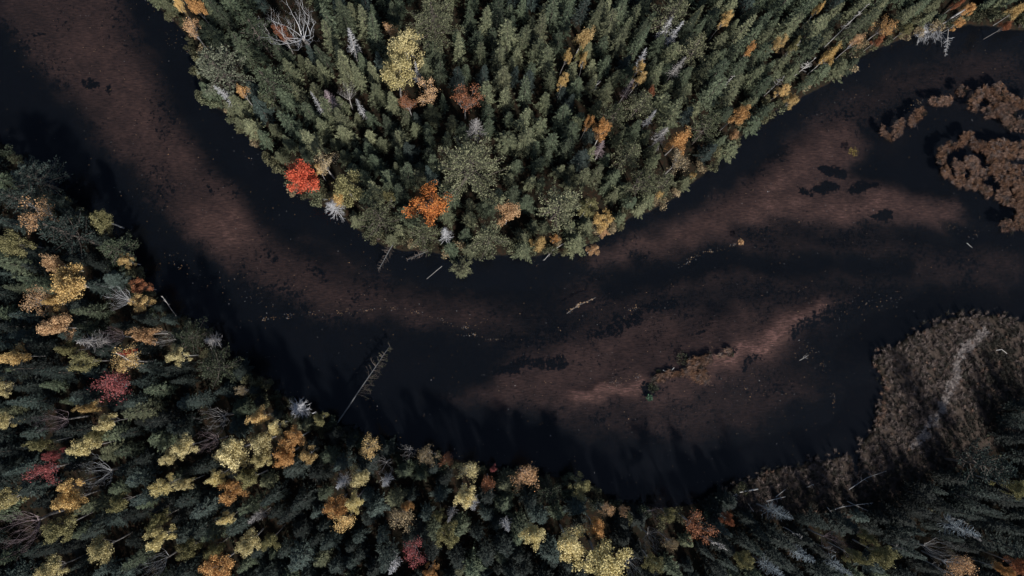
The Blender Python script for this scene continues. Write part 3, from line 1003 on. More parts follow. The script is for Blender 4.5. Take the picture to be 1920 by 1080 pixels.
T_('S', 877, 882, 42, 'pale', 'pale gold birch with white limbs on the outer bank', 'pale gold birch')
T_('D', 866, 925, 46, 'pale', 'pale yellow oval tree below the pale gold birch', 'pale oval tree')
T_('S', 915, 900, 38, 'rust', 'rust-red half-bare tree beside the pale gold birch', 'rust-red half-bare tree')
T_('D', 928, 880, 17, 'crimson', 'tiny pink bush on the bank above the rust-red half-bare tree')
T_('N', 887, 947, 24, 'silver', 'bright bluish dead spruce star under the pale oval tree')
T_('N', 850, 965, 22, 'twig', 'dim bluish dead spruce star below the pale oval tree')
T_('D', 822, 967, 25, 'olivey', 'small round olive-gold tree alone in dark spruces', 'round olive-gold tree')
T_('D', 842, 1009, 48, 'olivey', 'olive-yellow tree below the round olive-gold tree')
T_('S', 752, 968, 56, 'tan', 'white-limbed bare tree with few tan leaves below the star snag', 'white-limbed tree')
T_('D', 766, 944, 25, 'orange', 'little orange tree above the white-limbed tree')
T_('S', 778, 1038, 50, 'crimson', 'crimson maple with silver limbs at the bottom edge', 'crimson bottom maple')
T_('D', 810, 1070, 32, 'orange', 'small salmon-orange tree beside the crimson bottom maple')
T_('N', 738, 1063, 28, 'silver', 'silver dead spruce beside the crimson bottom maple')
T_('D', 508, 1008, 38, 'olivey', 'dull olive tree between the straw trees and the orange clump')
T_('N', 947, 990, 26, 'silver', 'bluish white dead spruce before the leaning pale tree')
T_('S', 982, 892, 54, 'peach', 'peach-leaved birch with bold white limbs on the outer bank', 'bold white birch')
T_('D', 1087, 912, 48, 'olivey', 'olive-gold rounded tree on the outer bank', 'olive-gold bank tree')
T_('P', 1030, 922, 62, 'green', 'dark grey-green pine between the bold white birch and the olive-gold bank tree')
T_('D', 1000, 1003, 56, 'pale', 'cream-yellow tree with a white leaning trunk', 'cream leaning tree', dict(white=1))
T_('D', 1065, 1013, 66, 'pale', 'cream-yellow tree with a white limb beside the orange-gold tree', 'white-limbed cream tree', dict(white=1))
T_('D', 1115, 988, 46, 'orange', 'orange-gold tree between the cream trees', 'orange-gold tree')
T_('D', 1127, 1048, 88, 'pale', 'largest cream-yellow tree, on the bottom edge', 'largest cream tree')
T_('S', 1139, 952, 30, 'peach', 'peach sapling above the orange-gold tree')
T_('S', 1167, 957, 26, 'peach', 'small peach bush riverward of the peach sapling', 'small peach bush')
T_('D', 1257, 968, 34, 'olivey', 'pointed olive-gold larch on the lower bank', 'pointed olive-gold larch')
T_('B', 1226, 966, 36, 'mauve', 'purplish bare bush beside the pointed olive-gold larch')
T_('S', 1257, 1018, 28, 'tan', 'cream-tipped half-bare tree below the pointed olive-gold larch')
T_('B', 1226, 1010, 50, 'twig', 'blue-grey bare tree riverward of the largest cream tree')
T_('S', 1308, 990, 60, 'rust', 'grey bare tree with reddish leaves near the marsh corner', 'reddish grey tree')
T_('D', 1365, 972, 26, 'rust', 'low dull red bush beside the marsh corner')
T_('D', 1396, 1045, 40, 'olivey', 'dull olive tree on the bottom edge past the fallen white pole')
T_('B', 1182, 1060, 46, 'silver', 'white bare tree beside the largest cream tree')
T_('D', 1220, 1050, 38, 'olivey', 'dull olive-gold tree at the bottom edge riverward of the cream trees')
T_('D', 1657, 1040, 56, 'olivey', 'olive-yellow tree, largest of the bottom edge below the marsh', 'olive-yellow marsh tree')
T_('D', 1625, 1007, 30, 'olivey', 'small olive-gold tree above the olive-yellow marsh tree')
T_('D', 1600, 1042, 34, 'olivey', 'olive tree beside the olive-yellow marsh tree')
T_('D', 1898, 908, 46, 'olivey', 'pale olive tree at the side edge below the marsh', 'pale olive marsh tree')
T_('D', 1912, 1060, 38, 'rust', 'red-orange maple in the bottom corner past the marsh', 'red corner maple')
T_('D', 1880, 1072, 24, 'orange', 'small orange tree beside the red corner maple')
T_('S', 1795, 1062, 52, 'peach', 'pale peach half-bare tree on the bottom edge past the marsh', 'pale peach marsh tree')
T_('B', 1756, 1036, 62, 'twig', 'grey bare tree above the pale peach marsh tree')
T_('B', 1566, 1018, 54, 'mauve', 'pinkish grey bare tree beside the olive-yellow marsh tree')
T_('N', 1507, 1045, 34, 'twig', 'leaning bluish dead conifer below the marsh corner')
T_('N', 1800, 990, 40, 'twig', 'long pale dead conifer leaning away in the dark corner forest')
T_('N', 1580, 1062, 34, 'twig', 'blue-grey dead spruce on the bottom edge below the marsh')
T_('N', 1448, 1068, 34, 'silver', 'pale twiggy dead conifer on the bottom edge below the marsh corner')
T_('N', 1458, 965, 34, 'twig', 'bluish fan of dead twigs at the marsh corner')
T_('P', 60, 335, 92, 'blue', 'dark bluish pine at the side edge above the peach half-bare tree')
T_('P', 120, 440, 90, 'blue', 'bushy blue-green pine between the peach tree and the white-trunked birch')
T_('P', 215, 470, 70, 'green', 'dark pine on the outer bank under the white-trunked birch')
T_('P', 30, 380, 60, 'blue', 'lumpy blue-green pine at the side edge of the outer forest')
T_('P', 395, 690, 74, 'green', 'dull bank pine riverward of the pale yellow tree')
T_('P', 1860, 880, 90, 'blue', 'dark cedar-green pine at the side edge beside the pale olive marsh tree')

# ------------------------------------------------------------------ prototypes
NAMES = {'D': ('maple_tree', 'leafy tree'), 'S': ('half_bare_tree', 'half-bare tree'), 'B': ('bare_tree', 'bare tree'),
         'N': ('dead_conifer', 'dead tree'), 'P': ('pine_tree', 'pine tree')}
DEC = [(11, 0), (12, 0), (13, 0), (14, 0), (15, 0)]


def get_dec(i):
    return proto(('D', i), lambda: decid_mesh(100+i, leaf=2.3, lsize=.115), ('crown', 'trunk', 'branches'), (M['gold'], M['greybark'], M['greybark']))


def get_half(i, hole):
    return proto(('S', i, hole), lambda: decid_mesh(200+i, leaf=.30, depth=4, lsize=.105) if not hole else decid_mesh(210+i, leaf=2.2, lsize=.115, hole=hole),
                 ('crown', 'trunk', 'branches'), (M['gold'], M['greybark'], M['twig']))


def get_bare(i):
    return proto(('B', i), lambda: bare_mesh(300+i), ('crown', 'trunk'), (M['twig'], M['greybark']))


def get_snag(i):
    return proto(('N', i), lambda: snag_mesh(400+i, rad=1.5+.25*i), ('crown', 'trunk'), (M['silver'], M['greybark']))


def get_pine(i):
    return proto(('P', i), lambda: pine_mesh(500+i, 13, 3.4, nb=40, fine=1.25), ('crown', 'trunk'), (M['pine'], M['bark']))


LAND = []      # (base xy, crown pixel, px radius, ref)
prng = random.Random(21)
for k, (a, kw) in enumerate(T):
    kind, x, y, dpx, colr_, label = a[:6]
    ref = a[6] if len(a) > 6 else None
    ex = a[7] if len(a) > 7 else {}
    p0 = G(x, y, 6.0)
    s0 = float(land_sdf(np.array([[p0.x]]), np.array([[p0.y]]))[0, 0])
    if kind == 'P':
        h = min(19, 8+dpx*.085) if s0 > 2 else min(12, 4.5+dpx*.06)
    elif kind == 'N':
        h = 11.5 if s0 > 2 else 7
    else:
        h = 10.2+.05*dpx if s0 > 2.2 else 4.2+.10*dpx
    zc = h*(.74 if kind in 'DSB' else .72)
    p = G(x, y, zc)
    rad = dpx/2/F*(CAMZ-zc)*(.88 if kind == 'D' and dpx < 60 else 1)
    zb = max(hz_at(p.x, p.y), -.3)-.05
    rot = prng.uniform(0, 2*PI)
    tilt = Quaternion(Vector((prng.uniform(-1, 1), prng.uniform(-1, 1), 0)).normalized(), math.radians(prng.uniform(0, 4)))
    nm, cat = NAMES[kind]
    if kind == 'D':
        me = get_dec(k % 5)
        nm = {'pale': 'birch_tree', 'olivey': 'poplar_tree', 'gold': 'birch_tree', 'peach': 'birch_tree', 'tan': 'birch_tree'}.get(colr_, 'maple_tree')
        kb = rad/2.75
        wb = M['whitebark'] if ex.get('white') or k % 3 == 0 else M['greybark']
        parts = [('trunk', me[1], wb), ('branches', me[2], wb), ('crown', me[0], M[colr_])]
        place_parts(nm, label, cat, (p.x, p.y, zb), rot, (kb, kb, h/12), parts, lean=tilt)
    elif kind == 'S':
        me = get_half(k % 3, ex.get('hole', 0))
        kb = rad/2.75
        tw = M['twig'] if colr_ not in ('tan', 'crimson', 'pale', 'peach') else M['silver']
        parts = [('trunk', me[1], M['greybark']), ('branches', me[2], tw), ('crown', me[0], M[colr_])]
        place_parts(nm, label, cat, (p.x, p.y, zb), rot, (kb, kb, h/12), parts, lean=tilt)
    elif kind == 'B':
        me = get_bare(k % 4)
        kb = rad/2.6
        place_parts(nm, label, cat, (p.x, p.y, zb), rot, (kb, kb, h/12), [('trunk', me[1], M['greybark']), ('crown', me[0], M[colr_])], lean=tilt)
    elif kind == 'N':
        me = get_snag(k % 3)
        kb = rad/1.5
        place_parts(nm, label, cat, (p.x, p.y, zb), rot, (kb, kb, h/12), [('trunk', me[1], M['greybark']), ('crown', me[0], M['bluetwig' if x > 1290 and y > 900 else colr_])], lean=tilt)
    else:
        if dpx > 110:
            me = proto(('P', 'big', k), lambda: pine_mesh(590+k, 18, 6.2, nb=54, fine=1.5), ('crown', 'trunk'), (M['pine'], M['bark']))
            kb, hb = rad/6.2, 18
        else:
            me = get_pine(k % 4)
            kb, hb = rad/3.4, 13
        place_parts(nm, label, cat, (p.x, p.y, zb), rot, (kb, kb, h/hb), [('trunk', me[1], None), ('crown', me[0], M[colr_])], lean=tilt)
    LAND.append((p.x, p.y, x, y, dpx/2, ref, rad, kind))

# ------------------------------------------------------------------ conifers that fill the forest
LA = np.array([(l[0], l[1], l[2], l[3], l[4], l[6]) for l in LAND])
crng = random.Random(5)
xs, ys = np.meshgrid(np.arange(-116, 126, 1.0), np.arange(-70, 90, 1.0))
cand = np.stack([xs.ravel(), ys.ravel()], -1)+RNG.uniform(-.5, .5, (xs.size, 2))
csd = land_sdf(cand[:, 0], cand[:, 1])
cex = inside(TREE_EXCL, cand[:, 0], cand[:, 1])
order = RNG.permutation(len(cand))
CON = []
cell = {}


def near(x, y, d):
    cx, cy = int(x//4), int(y//4)
    for i in (-1, 0, 1):
        for j in (-1, 0, 1):
            for (qx, qy, qd) in cell.get((cx+i, cy+j), ()):
                if (qx-x)**2+(qy-y)**2 < (.5*(d+qd))**2:
                    return True
    return False


for i in order:
    x, y = cand[i]
    s = csd[i]
    if s < .7 or cex[i]:
        continue
    small = crng.random() < .28
    sp = crng.uniform(1.6, 2.1) if small else crng.uniform(2.0, 2.8)
    if near(x, y, sp):
        continue
    edge = min(1, (s-.5)/8)
    if small:
        h = crng.uniform(5.0, 8.5)*(.75+.25*edge); rad = crng.uniform(1.0, 1.45)
    else:
        h = (7.0+5.8*crng.random()**1.2)*(.56+.44*edge); rad = crng.uniform(1.25, 2.1)
    px, py = proj((x, y, h*.62))
    if not (-150 < px < 2070 and -150 < py < 1230):
        continue
    bad = False
    for q in (.35, .65, .92):
        ux, uy = proj((x, y, h*q))
        rr = rad*(1-q)*F/(CAMZ-h*q)*.8
        dd = np.hypot(LA[:, 2]-ux, LA[:, 3]-uy)
        if (dd < LA[:, 4]*.80+rr).any():
            bad = True
            break
    if bad:
        continue
    fir = (math.sin(x*.11+1)+math.sin(y*.13+.4*x*.1)+crng.uniform(-1.2, 1.2)) > .15
    CON.append(dict(x=x, y=y, s=s, h=h, rad=rad, px=px, py=py, fir=fir))
    cell.setdefault((int(x//4), int(y//4)), []).append((x, y, sp))

SPR = [proto(('C', i), lambda i=i: spruce_mesh(30+i, 12, 1.75, blunt=(1.0, 1.15, .92, 1.25, .85, 1.1, 1.4)[i], whorls=(17, 19, 16, 18, 15, 20, 17)[i], per=(7, 7, 6, 8, 7, 6, 7)[i]), ('crown', 'trunk'), (M['green'], M['bark'])) for i in range(7)]
FIR = [proto(('F', i), lambda i=i: spruce_mesh(60+i, 12, 1.75, blunt=(.74, .82, .66, .78, .9, .6)[i], whorls=(15, 16, 14, 17, 15, 13)[i], per=7, droop=.22, low=.12), ('crown', 'trunk'), (M['green'], M['bark'])) for i in range(6)]

infr = [c for c in CON if 6 < c['px'] < 1914 and 6 < c['py'] < 1074]
infr.sort(key=lambda c: -c['rad']*(1.2 if c['h'] > 9 else .8))
ind = {True: [c for c in infr if c['fir']][:300], False: [c for c in infr if not c['fir']][:300]}
chosen = set(id(c) for v in ind.values() for c in v)


def region(c):
    if c['py'] < 660-.0*c['px'] and inside(PENW, np.array([c['x']]), np.array([c['y']]))[0]:
        if c['px'] > 1380: return 'the far arm forest', 'far'
        return ('the inner bend forest', 'in')
    if c['px'] > 1290: return 'the corner forest below the marsh', 'cor'
    if c['px'] < 480 and c['py'] < 760: return 'the outer bank side forest', 'side'
    return 'the lower outer forest', 'low'


REFS = [l for l in LAND if l[5]]
used = set()
SIZE = lambda c: 'slender' if c['rad'] < 1.45 else ('mid-sized' if c['rad'] < 1.8 else 'broad')
for fir in (False, True):
    word = 'fir' if fir else 'spruce'
    protos = FIR if fir else SPR
    for c in ind[fir]:
        rg, code = region(c)
        bankd = c['s']
        r_ = crng.random()
        if code == 'in':
            mk = 'olive' if r_ < .46+.2*(bankd < 5) else ('green' if r_ < .92 else 'blue')
        elif code == 'far':
            mk = 'olive' if r_ < .5 else 'green'
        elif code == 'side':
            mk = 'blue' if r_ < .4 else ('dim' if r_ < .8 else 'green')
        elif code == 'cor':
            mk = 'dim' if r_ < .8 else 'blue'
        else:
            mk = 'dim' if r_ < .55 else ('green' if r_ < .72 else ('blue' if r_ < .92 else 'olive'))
        cw = {'olive': 'olive', 'green': 'dark green', 'blue': 'bluish', 'dim': 'shaded green'}[mk]
        label = None
        ds = sorted(((math.hypot(l[0]-c['x'], l[1]-c['y']), l) for l in REFS), key=lambda q: q[0])[:3]
        for d, l in ds[:2]:
            if d > 7.5:
                break
            ls = float(land_sdf(np.array([[l[0]]]), np.array([[l[1]]]))[0, 0])
            side = 'on the river side of' if bankd < ls-1.2 else ('on the inland side of' if bankd > ls+1.2 else 'level with')
            key = (word, side, l[5])
            if key not in used and len(f'{cw} {word} standing {side} the {l[5]}'.replace('-', ' ').split()) <= 16:
                used.add(key)
                label = f"{cw} {word} standing {side} the {l[5]}"
                break
        if label is None and ds[1][0] < 12:
            key = (word, 'between', ds[0][1][5], ds[1][1][5])
            t2 = f"{cw} {word} between the {ds[0][1][5]} and the {ds[1][1][5]}"
            if key not in used and len(t2.replace('-', ' ').split()) <= 16:
                used.add(key)
                label = t2
        group = None
        if label is None:
            label = f"{SIZE(c)} {cw} {word} crowded among its like in {rg}"
            group = f"{SIZE(c)} {cw} {word}s in {rg}"
        me = protos[crng.randrange(len(protos))]
        kb = c['rad']/1.75
        tilt = Quaternion(Vector((crng.uniform(-1, 1), crng.uniform(-1, 1), 0)).normalized(), math.radians(crng.uniform(0, 4)))
        place_parts(word+'_tree', label, word+' tree', (c['x'], c['y'], .55), crng.uniform(0, 6.28), (kb, kb*crng.uniform(.9, 1.1), c['h']/12),
                    [('trunk', me[1], None), ('crown', me[0], M[mk])], group=group, lean=tilt)


# the rest of the conifers, one object
def bake(name, items, mats):
    """items: (Geo arrays verts, quads(list of tuples)), matrix 3x4, material index"""
    V, Fq, MI, off = [], [], [], 0
    for (gv, gf), mt, mi in items:
        V.append(gv @ mt[:, :3].T+mt[:, 3])
        Fq.append(gf+off)
        MI.append(np.full(len(gf), mi, np.int32))
        off += len(gv)
    V = np.concatenate(V); Fq = np.concatenate(Fq); MI = np.concatenate(MI)
    me = bpy.data.meshes.new(name)
    me.vertices.add(len(V)); me.vertices.foreach_set("co", V.astype(np.float32).ravel())
    me.loops.add(Fq.size); me.loops.foreach_set("vertex_index", Fq.astype(np.int32).ravel())
    me.polygons.add(len(Fq)); me.polygons.foreach_set("loop_start", np.arange(0, Fq.size, Fq.shape[1], dtype=np.int32))
    for m_ in mats:
        me.materials.append(m_)
    me.polygons.foreach_set("material_index", MI)
    me.update(calc_edges=True)
    return me


def arr(me, only4=True):
    v = np.empty(len(me.vertices)*3); me.vertices.foreach_get("co", v)
    f = np.array([tuple(p.vertices) for p in me.polygons if len(p.vertices) == 4])
    return v.reshape(-1, 3), f


ARR = {}
items = []
for c in CON:
    if id(c) in chosen:
        continue
    P_ = (FIR if c['fir'] else SPR)[crng.randrange(6)]
    kb, hb, a = c['rad']/1.75, c['h']/12, crng.uniform(0, 6.28)
    mt = np.array([[kb*math.cos(a), -kb*math.sin(a), 0, c['x']], [kb*math.sin(a), kb*math.cos(a), 0, c['y']], [0, 0, hb, .55]])
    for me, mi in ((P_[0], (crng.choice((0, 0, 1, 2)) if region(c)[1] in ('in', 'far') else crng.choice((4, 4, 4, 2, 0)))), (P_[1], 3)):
        if me.name not in ARR:
            ARR[me.name] = arr(me)
        items.append((ARR[me.name], mt, mi))
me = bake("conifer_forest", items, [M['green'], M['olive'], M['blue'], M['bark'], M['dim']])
tag(obj("conifer_forest", me), "smaller dark conifers filling the gaps of the forest on both banks", "conifers", kind='stuff')
print("CONIFERS", len(CON), "individual", len(chosen), "stuff", len(items)//2, "fir", len(ind[True]), "spruce", len(ind[False]))

# ------------------------------------------------------------------ bank shrubs
SHR = [proto(('H', i), lambda i=i: shrub_mesh(70+i), ('foliage', 'stem'), (M['shrub'], M['bark'])) for i in range(4)]
scell = []
cnt = 0
for i in order:
    x, y = cand[i]
    s = csd[i]
    if not (.0 < s < 2.3) or cex[i]:
        continue
    px, py = proj((x, y, 1.5))
    if not (0 < px < 1920 and 0 < py < 1080):
        continue
    if any((a-x)**2+(b_-y)**2 < 1.75**2 for a, b_ in scell):
        continue
    if (np.hypot(LA[:, 2]-px, LA[:, 3]-py) < LA[:, 4]*.7).any():
        continue
    scell.append((x, y))
    me = SHR[crng.randrange(4)]
    rg, code = region(dict(px=px, py=py, x=x, y=y))
    mk = crng.choice(('shrub', 'shrub', 'olive', 'tan') if code in ('in', 'far') else ('shrub', 'shrub', 'under', 'green'))
    cw = {'shrub': 'brownish green', 'olive': 'olive', 'tan': 'tan', 'under': 'dark', 'green': 'dark green'}[mk]
    place_parts('bank_shrub', f"low {cw} shrub at the water's edge of {rg}", 'shrub', (x, y, hz_at(x, y)), crng.uniform(0, 6.28),
                [crng.uniform(.75, 1.25)]*3, [('stem', me[1], None), ('foliage', me[0], M[mk])], group=f"low {cw} shrubs along {rg}")
    cnt += 1
    if cnt >= 290:
        break
print("SHRUBS", cnt)

# undergrowth on the forest floor
n = 26000
xx = RNG.uniform(-100, 108, n); yy = RNG.uniform(-56, 74, n)
sdd = land_sdf(xx, yy)
ok = (sdd > .3) & ~inside(TREE_EXCL, xx, yy)
xx, yy, sdd = xx[ok], yy[ok], sdd[ok]
n = len(xx)
zz = .10+.75*(1-np.exp(-sdd/2.2))+RNG.uniform(.05, .9, n)**1.5
a = RNG.normal(size=(n, 3)); a /= np.linalg.norm(a, axis=1)[:, None]
b_ = np.cross(a, RNG.normal(size=(n, 3))); b_ /= np.linalg.norm(b_, axis=1)[:, None]
sz = RNG.uniform(.10, .30, n)[:, None]
c_ = np.stack([xx, yy, zz], -1)
V = np.stack([c_-a*sz, c_-b_*sz*.6, c_+a*sz, c_+b_*sz*.6], 1).reshape(-1, 3)
Fq = np.arange(4*n).reshape(n, 4)
me = bake("undergrowth", [((V, Fq), np.eye(3, 4), 0)], [M['under']])
tag(obj("undergrowth", me), "low dark ferns and saplings on the forest floor", "undergrowth", kind='stuff')


# ------------------------------------------------------------------ grasses
def blades(name, tufts, mats, mi, per=20, length=.9, width=.03, lean=(0, 0, 0), seed=1, spread=.8, rad=.10):
    """grass in tufts: from every tuft foot (n x 3) a spray of bent two-piece blades"""
    r = np.random.default_rng(seed)
    T0 = len(tufts)
    size = np.repeat(r.uniform(.55, 1.25, T0), per)
    tl = np.repeat(np.stack([r.normal(0, .22, T0), r.normal(0, .22, T0), np.zeros(T0)], -1), per, 0)
    pts = np.repeat(tufts, per, 0)
    n = len(pts)
    pts = pts+np.stack([r.normal(0, rad, n), r.normal(0, rad, n), np.zeros(n)], -1)
    ang = r.uniform(0, 2*PI, n)
    out_ = np.stack([np.cos(ang), np.sin(ang), np.zeros(n)], -1)*spread*r.uniform(.2, 1, n)[:, None]+np.asarray(lean)+tl
    Ln = (length*size*r.uniform(.6, 1.2, n))[:, None]
    upv = np.array([0, 0, 1.0])
    mid = pts+(out_*.35+upv*.8)*Ln*.55
    tip = mid+(out_*.9+upv*.22)*Ln*.55
    w = np.stack([-np.sin(ang), np.cos(ang), np.zeros(n)], -1)*(width*r.uniform(.7, 1.3, n))[:, None]
    V = np.stack([pts-w, pts+w, mid+w*.8, mid-w*.8, tip+w*.15, tip-w*.15], 1).reshape(-1, 3)
    k = np.arange(n)*6
    Fq = np.concatenate([np.stack([k, k+1, k+2, k+3], -1), np.stack([k+3, k+2, k+4, k+5], -1)])
    mi2 = np.repeat(np.asarray(mi), per)
    mi2 = np.concatenate([mi2, mi2])
    me = bpy.data.meshes.new(name)
    me.vertices.add(len(V)); me.vertices.foreach_set("co", V.astype(np.float32).ravel())
    me.loops.add(Fq.size); me.loops.foreach_set("vertex_index", Fq.astype(np.int32).ravel())
    me.polygons.add(len(Fq)); me.polygons.foreach_set("loop_start", np.arange(0, Fq.size, 4, dtype=np.int32))
    for m_ in mats:
        me.materials.append(m_)
    me.polygons.foreach_set("material_index", mi2.astype(np.int32))
    me.update(calc_edges=True)
    return me


TUS = [
    ([(1655, 243), (1667, 259), (1680, 250), (1690, 226)], 7, 'V-shaped pinkish sedge clump, nearest the mid channel', 'sedgep'),
    ([(1708, 230), (1718, 218), (1729, 204)], 8, 'slim brown sedge clump beside the V-shaped clump', 'sedge'),
    ([(1750, 190), (1765, 189), (1782, 191)], 6, 'sparse tan sedge strip between the slim clump and the far clumps', 'sedgep'),
    ([(1799, 174), (1806, 165)], 5, 'tiny dull sedge tuft at the end of the sparse strip', 'sedge'),
    ([(1822, 200), (1830, 185), (1842, 170)], 9, 'tall brown sedge clump like a teardrop above the reed bed', 'sedge'),
    ([(1855, 174), (1863, 183)], 9, 'round brown sedge clump beside the teardrop clump', 'sedge'),
    ([(1874, 164), (1882, 180), (1901, 187)], 9, 'hooked yellow-brown sedge clump, topmost of the clumps', 'sedge'),
    ([(1852, 213), (1876, 206), (1898, 201)], 12, 'long pinkish oval sedge clump below the teardrop clump', 'sedgep'),
    ([(1890, 224), (1905, 234), (1925, 243)], 12, 'broad pinkish sedge clump below the long oval clump', 'sedgep'),
    ([(1912, 197), (1928, 192)], 9, 'small orange-brown sedge clump cut by the side edge', 'sedge'),
    ([(1775, 277), (1800, 268), (1817, 254)], 8, 'horn-shaped sedge at the top corner of the reed bed', 'sedge'),
    ([(1769, 285), (1766, 303), (1774, 324)], 8, 'curved golden sedge on the channel rim of the reed bed', 'sedge'),
    ([(1830, 273), (1848, 272)], 10, 'rounded brown sedge at the top middle of the reed bed', 'sedge'),
    ([(1862, 280), (1890, 277), (1922, 287)], 15, 'wide yellow-brown sedge at the top of the reed bed', 'sedge'),
    ([(1776, 326), (1790, 336), (1803, 340)], 8, 'golden sedge rim at the lower bank of the reed bed', 'sedge'),
    ([(1818, 343), (1835, 351), (1852, 360)], 9, 'tan sedge rim below the middle of the reed bed', 'sedge'),
    ([(1823, 306), (1836, 328)], 13, 'pinkish sedge in the middle of the reed bed', 'sedgep'),
    ([(1868, 304), (1885, 322), (1908, 332)], 21, 'largest yellow-brown sedge mass of the reed bed', 'sedge'),
    ([(1794, 306), (1801, 318)], 8, 'small pinkish sedge among dark gaps of the reed bed', 'sedgep'),
    ([(1880, 367), (1896, 379)], 12, 'pink-brown sedge lobe under the largest sedge mass', 'sedgep'),
    ([(1915, 358), (1919, 390)], 13, 'shaggy sedge lobe cut by the side edge under the largest mass', 'sedge'),
    ([(1884, 420), (1899, 425)], 9, 'pale sedge tip, lowest lobe of the reed bed', 'sedgep'),
    ([(1911, 405), (1922, 425)], 10, 'brown sedge lobe at the side edge above the pale sedge tip', 'sedge'),
    ([(1304, 684), (1311, 694), (1316, 700)], 14, 'rounded brown sedge mound on the mid-river bar', 'sedge'),
    ([(1232, 711), (1246, 703), (1258, 699)], 6, 'low rusty scrub strip on the mid-river bar beside the white wood piece', 'sedge'),
    ([(1268, 702), (1284, 697)], 5, 'tiny brown scrub tuft between the rusty strip and the sedge mound', 'sedge'),
    ([(1322, 676), (1332, 669)], 7, 'ragged brown scrub just upstream of the sedge mound', 'sedgep'),
    ([(1350, 668), (1368, 658)], 4, 'thin tan scrub strip on the pink crest of the bar', 'sedgep'),
]
for k, (pts, hw, label, mk) in enumerate(TUS):
    g_ = Gn(pts)
    hwm = hw/F*CAMZ*1.18
    r = np.random.default_rng(900+k)
    out_pts = []
    seglen = [np.hypot(*(g_[i+1]-g_[i])) for i in range(len(g_)-1)]
    area = sum(seglen)*2*hwm+3.1*hwm*hwm
    lo, hi = g_.min(0)-hwm, g_.max(0)+hwm
    nn_ = int((hi[0]-lo[0])*(hi[1]-lo[1])*7)+12
    q = r.uniform(lo, hi, (nn_, 2))
    dd = segdist(g_, q[:, 0], q[:, 1], closed=False)
    lump = wob(q[:, 0]*2+k, q[:, 1]*2)
    q = q[(dd < hwm*(.95+.45*wob(q[:, 0]*1.1, q[:, 1]*1.1+k))) & (lump > -.75)]
    cx = q.mean(0)
    base = np.concatenate([q-cx, np.full((len(q), 1), -.05)], 1)
    me = blades("sedge_clump", base, [M[mk], M['sedge' if mk == 'sedgep' else 'sedgep'], M['marsh'], M['marshd']], r.choice(4, len(q), p=(.55, .2, .17, .08)), per=34, length=1.0, width=.03, lean=(-.50, -.34, 0), seed=k, spread=.75, rad=.13)
    o = obj("sedge_clump", me)
    o.location = (cx[0], cx[1], 0.0)
    tag(o, label, "sedge clump", "sedge clumps standing in the river")

# marsh on the lower bank
def poly_pts(poly, dens, seed):
    r = np.random.default_rng(seed)
    pw = Gn(poly)
    lo, hi = pw.min(0), pw.max(0)
    n = int(np.prod(hi-lo)*dens)
    q = r.uniform(lo, hi, (n, 2))
    return q[inside(pw, q[:, 0], q[:, 1])]


MP = [(1320, 935), (1395, 890), (1460, 866), (1530, 850), (1592, 838), (1602, 890), (1612, 890), (1600, 830), (1628, 795), (1640, 760), (1646, 716),
      (1618, 683), (1652, 646), (1712, 614), (1775, 584), (1830, 578), (1935, 590), (1960, 780), (1870, 800), (1800, 870), (1710, 925), (1600, 965), (1500, 970), (1400, 962)]
q = poly_pts(MP, 5.2, 3)
PATH = Gn([(1842, 622), (1816, 646), (1796, 660), (1788, 690), (1786, 714), (1770, 745), (1756, 775), (1735, 805), (1712, 832), (1690, 852)])
ext = PATH[:-1].repeat(34, 0)+RNG.uniform(0, 1, (34*9, 1))*(PATH[1:]-PATH[:-1]).repeat(34, 0)+RNG.normal(0, .62, (34*9, 2))
q = np.concatenate([q, ext])
qs = land_sdf(q[:, 0], q[:, 1])
q = q[(qs > .9*RNG.normal(0, 1, len(q))*.9) & (qs > -1.6)]
pathd = segdist(Gn([(1842, 622), (1816, 646), (1796, 660), (1788, 690), (1786, 714), (1770, 745), (1756, 775), (1735, 805), (1712, 832)]), q[:, 0], q[:, 1], False)
rimd = segdist(Gn([(1636, 686), (1648, 698), (1662, 714), (1657, 740), (1655, 765), (1645, 798)]), q[:, 0], q[:, 1], False)
darkd = segdist(Gn([(1870, 650), (1880, 720), (1850, 790), (1780, 850), (1700, 900), (1600, 945), (1480, 950)]), q[:, 0], q[:, 1], False)
u = RNG.uniform(0, 1, len(q))
lum = wob(q[:, 0]*1.7, q[:, 1]*1.7)
mi = np.where(pathd < .75+.55*lum, np.where(u < .74, 2, 0), np.where(rimd < .5, np.where(u < .6, 3, 0), np.where(u < .80*np.exp(-(darkd/4.2)**2)+.24+.22*lum, 1, 0)))
mi = np.where((u > .97), 3, mi)
lum2 = wob(q[:, 0]*2.6+3, q[:, 1]*2.6)
mi = np.where((lum2 < -.2) & (mi == 0) & (u < .6), 1, mi)
keep = ~(((lum < -.5) | (lum2 < -.62)) & (pathd > .8))
q, mi, u, pathd = q[keep], mi[keep], u[keep], pathd[keep]
z_ = np.array([max(.05, v) for v in (.10+.75*(1-np.exp(-np.clip(land_sdf(q[:, 0], q[:, 1]), 0, 99)/2.2)))*.45])
me = blades("marsh_grass", np.concatenate([q, z_[:, None]], 1), [M['marsh'], M['marshd'], M['marshp'], M['sedgep']], mi, per=26, length=.8, width=.026, lean=(-.1, .12, 0), seed=5, spread=.95, rad=.10)
tag(obj("marsh_grass", me), "brown and grey marsh grass with a pale trampled strip on the lower bank", "marsh grass", kind='stuff')


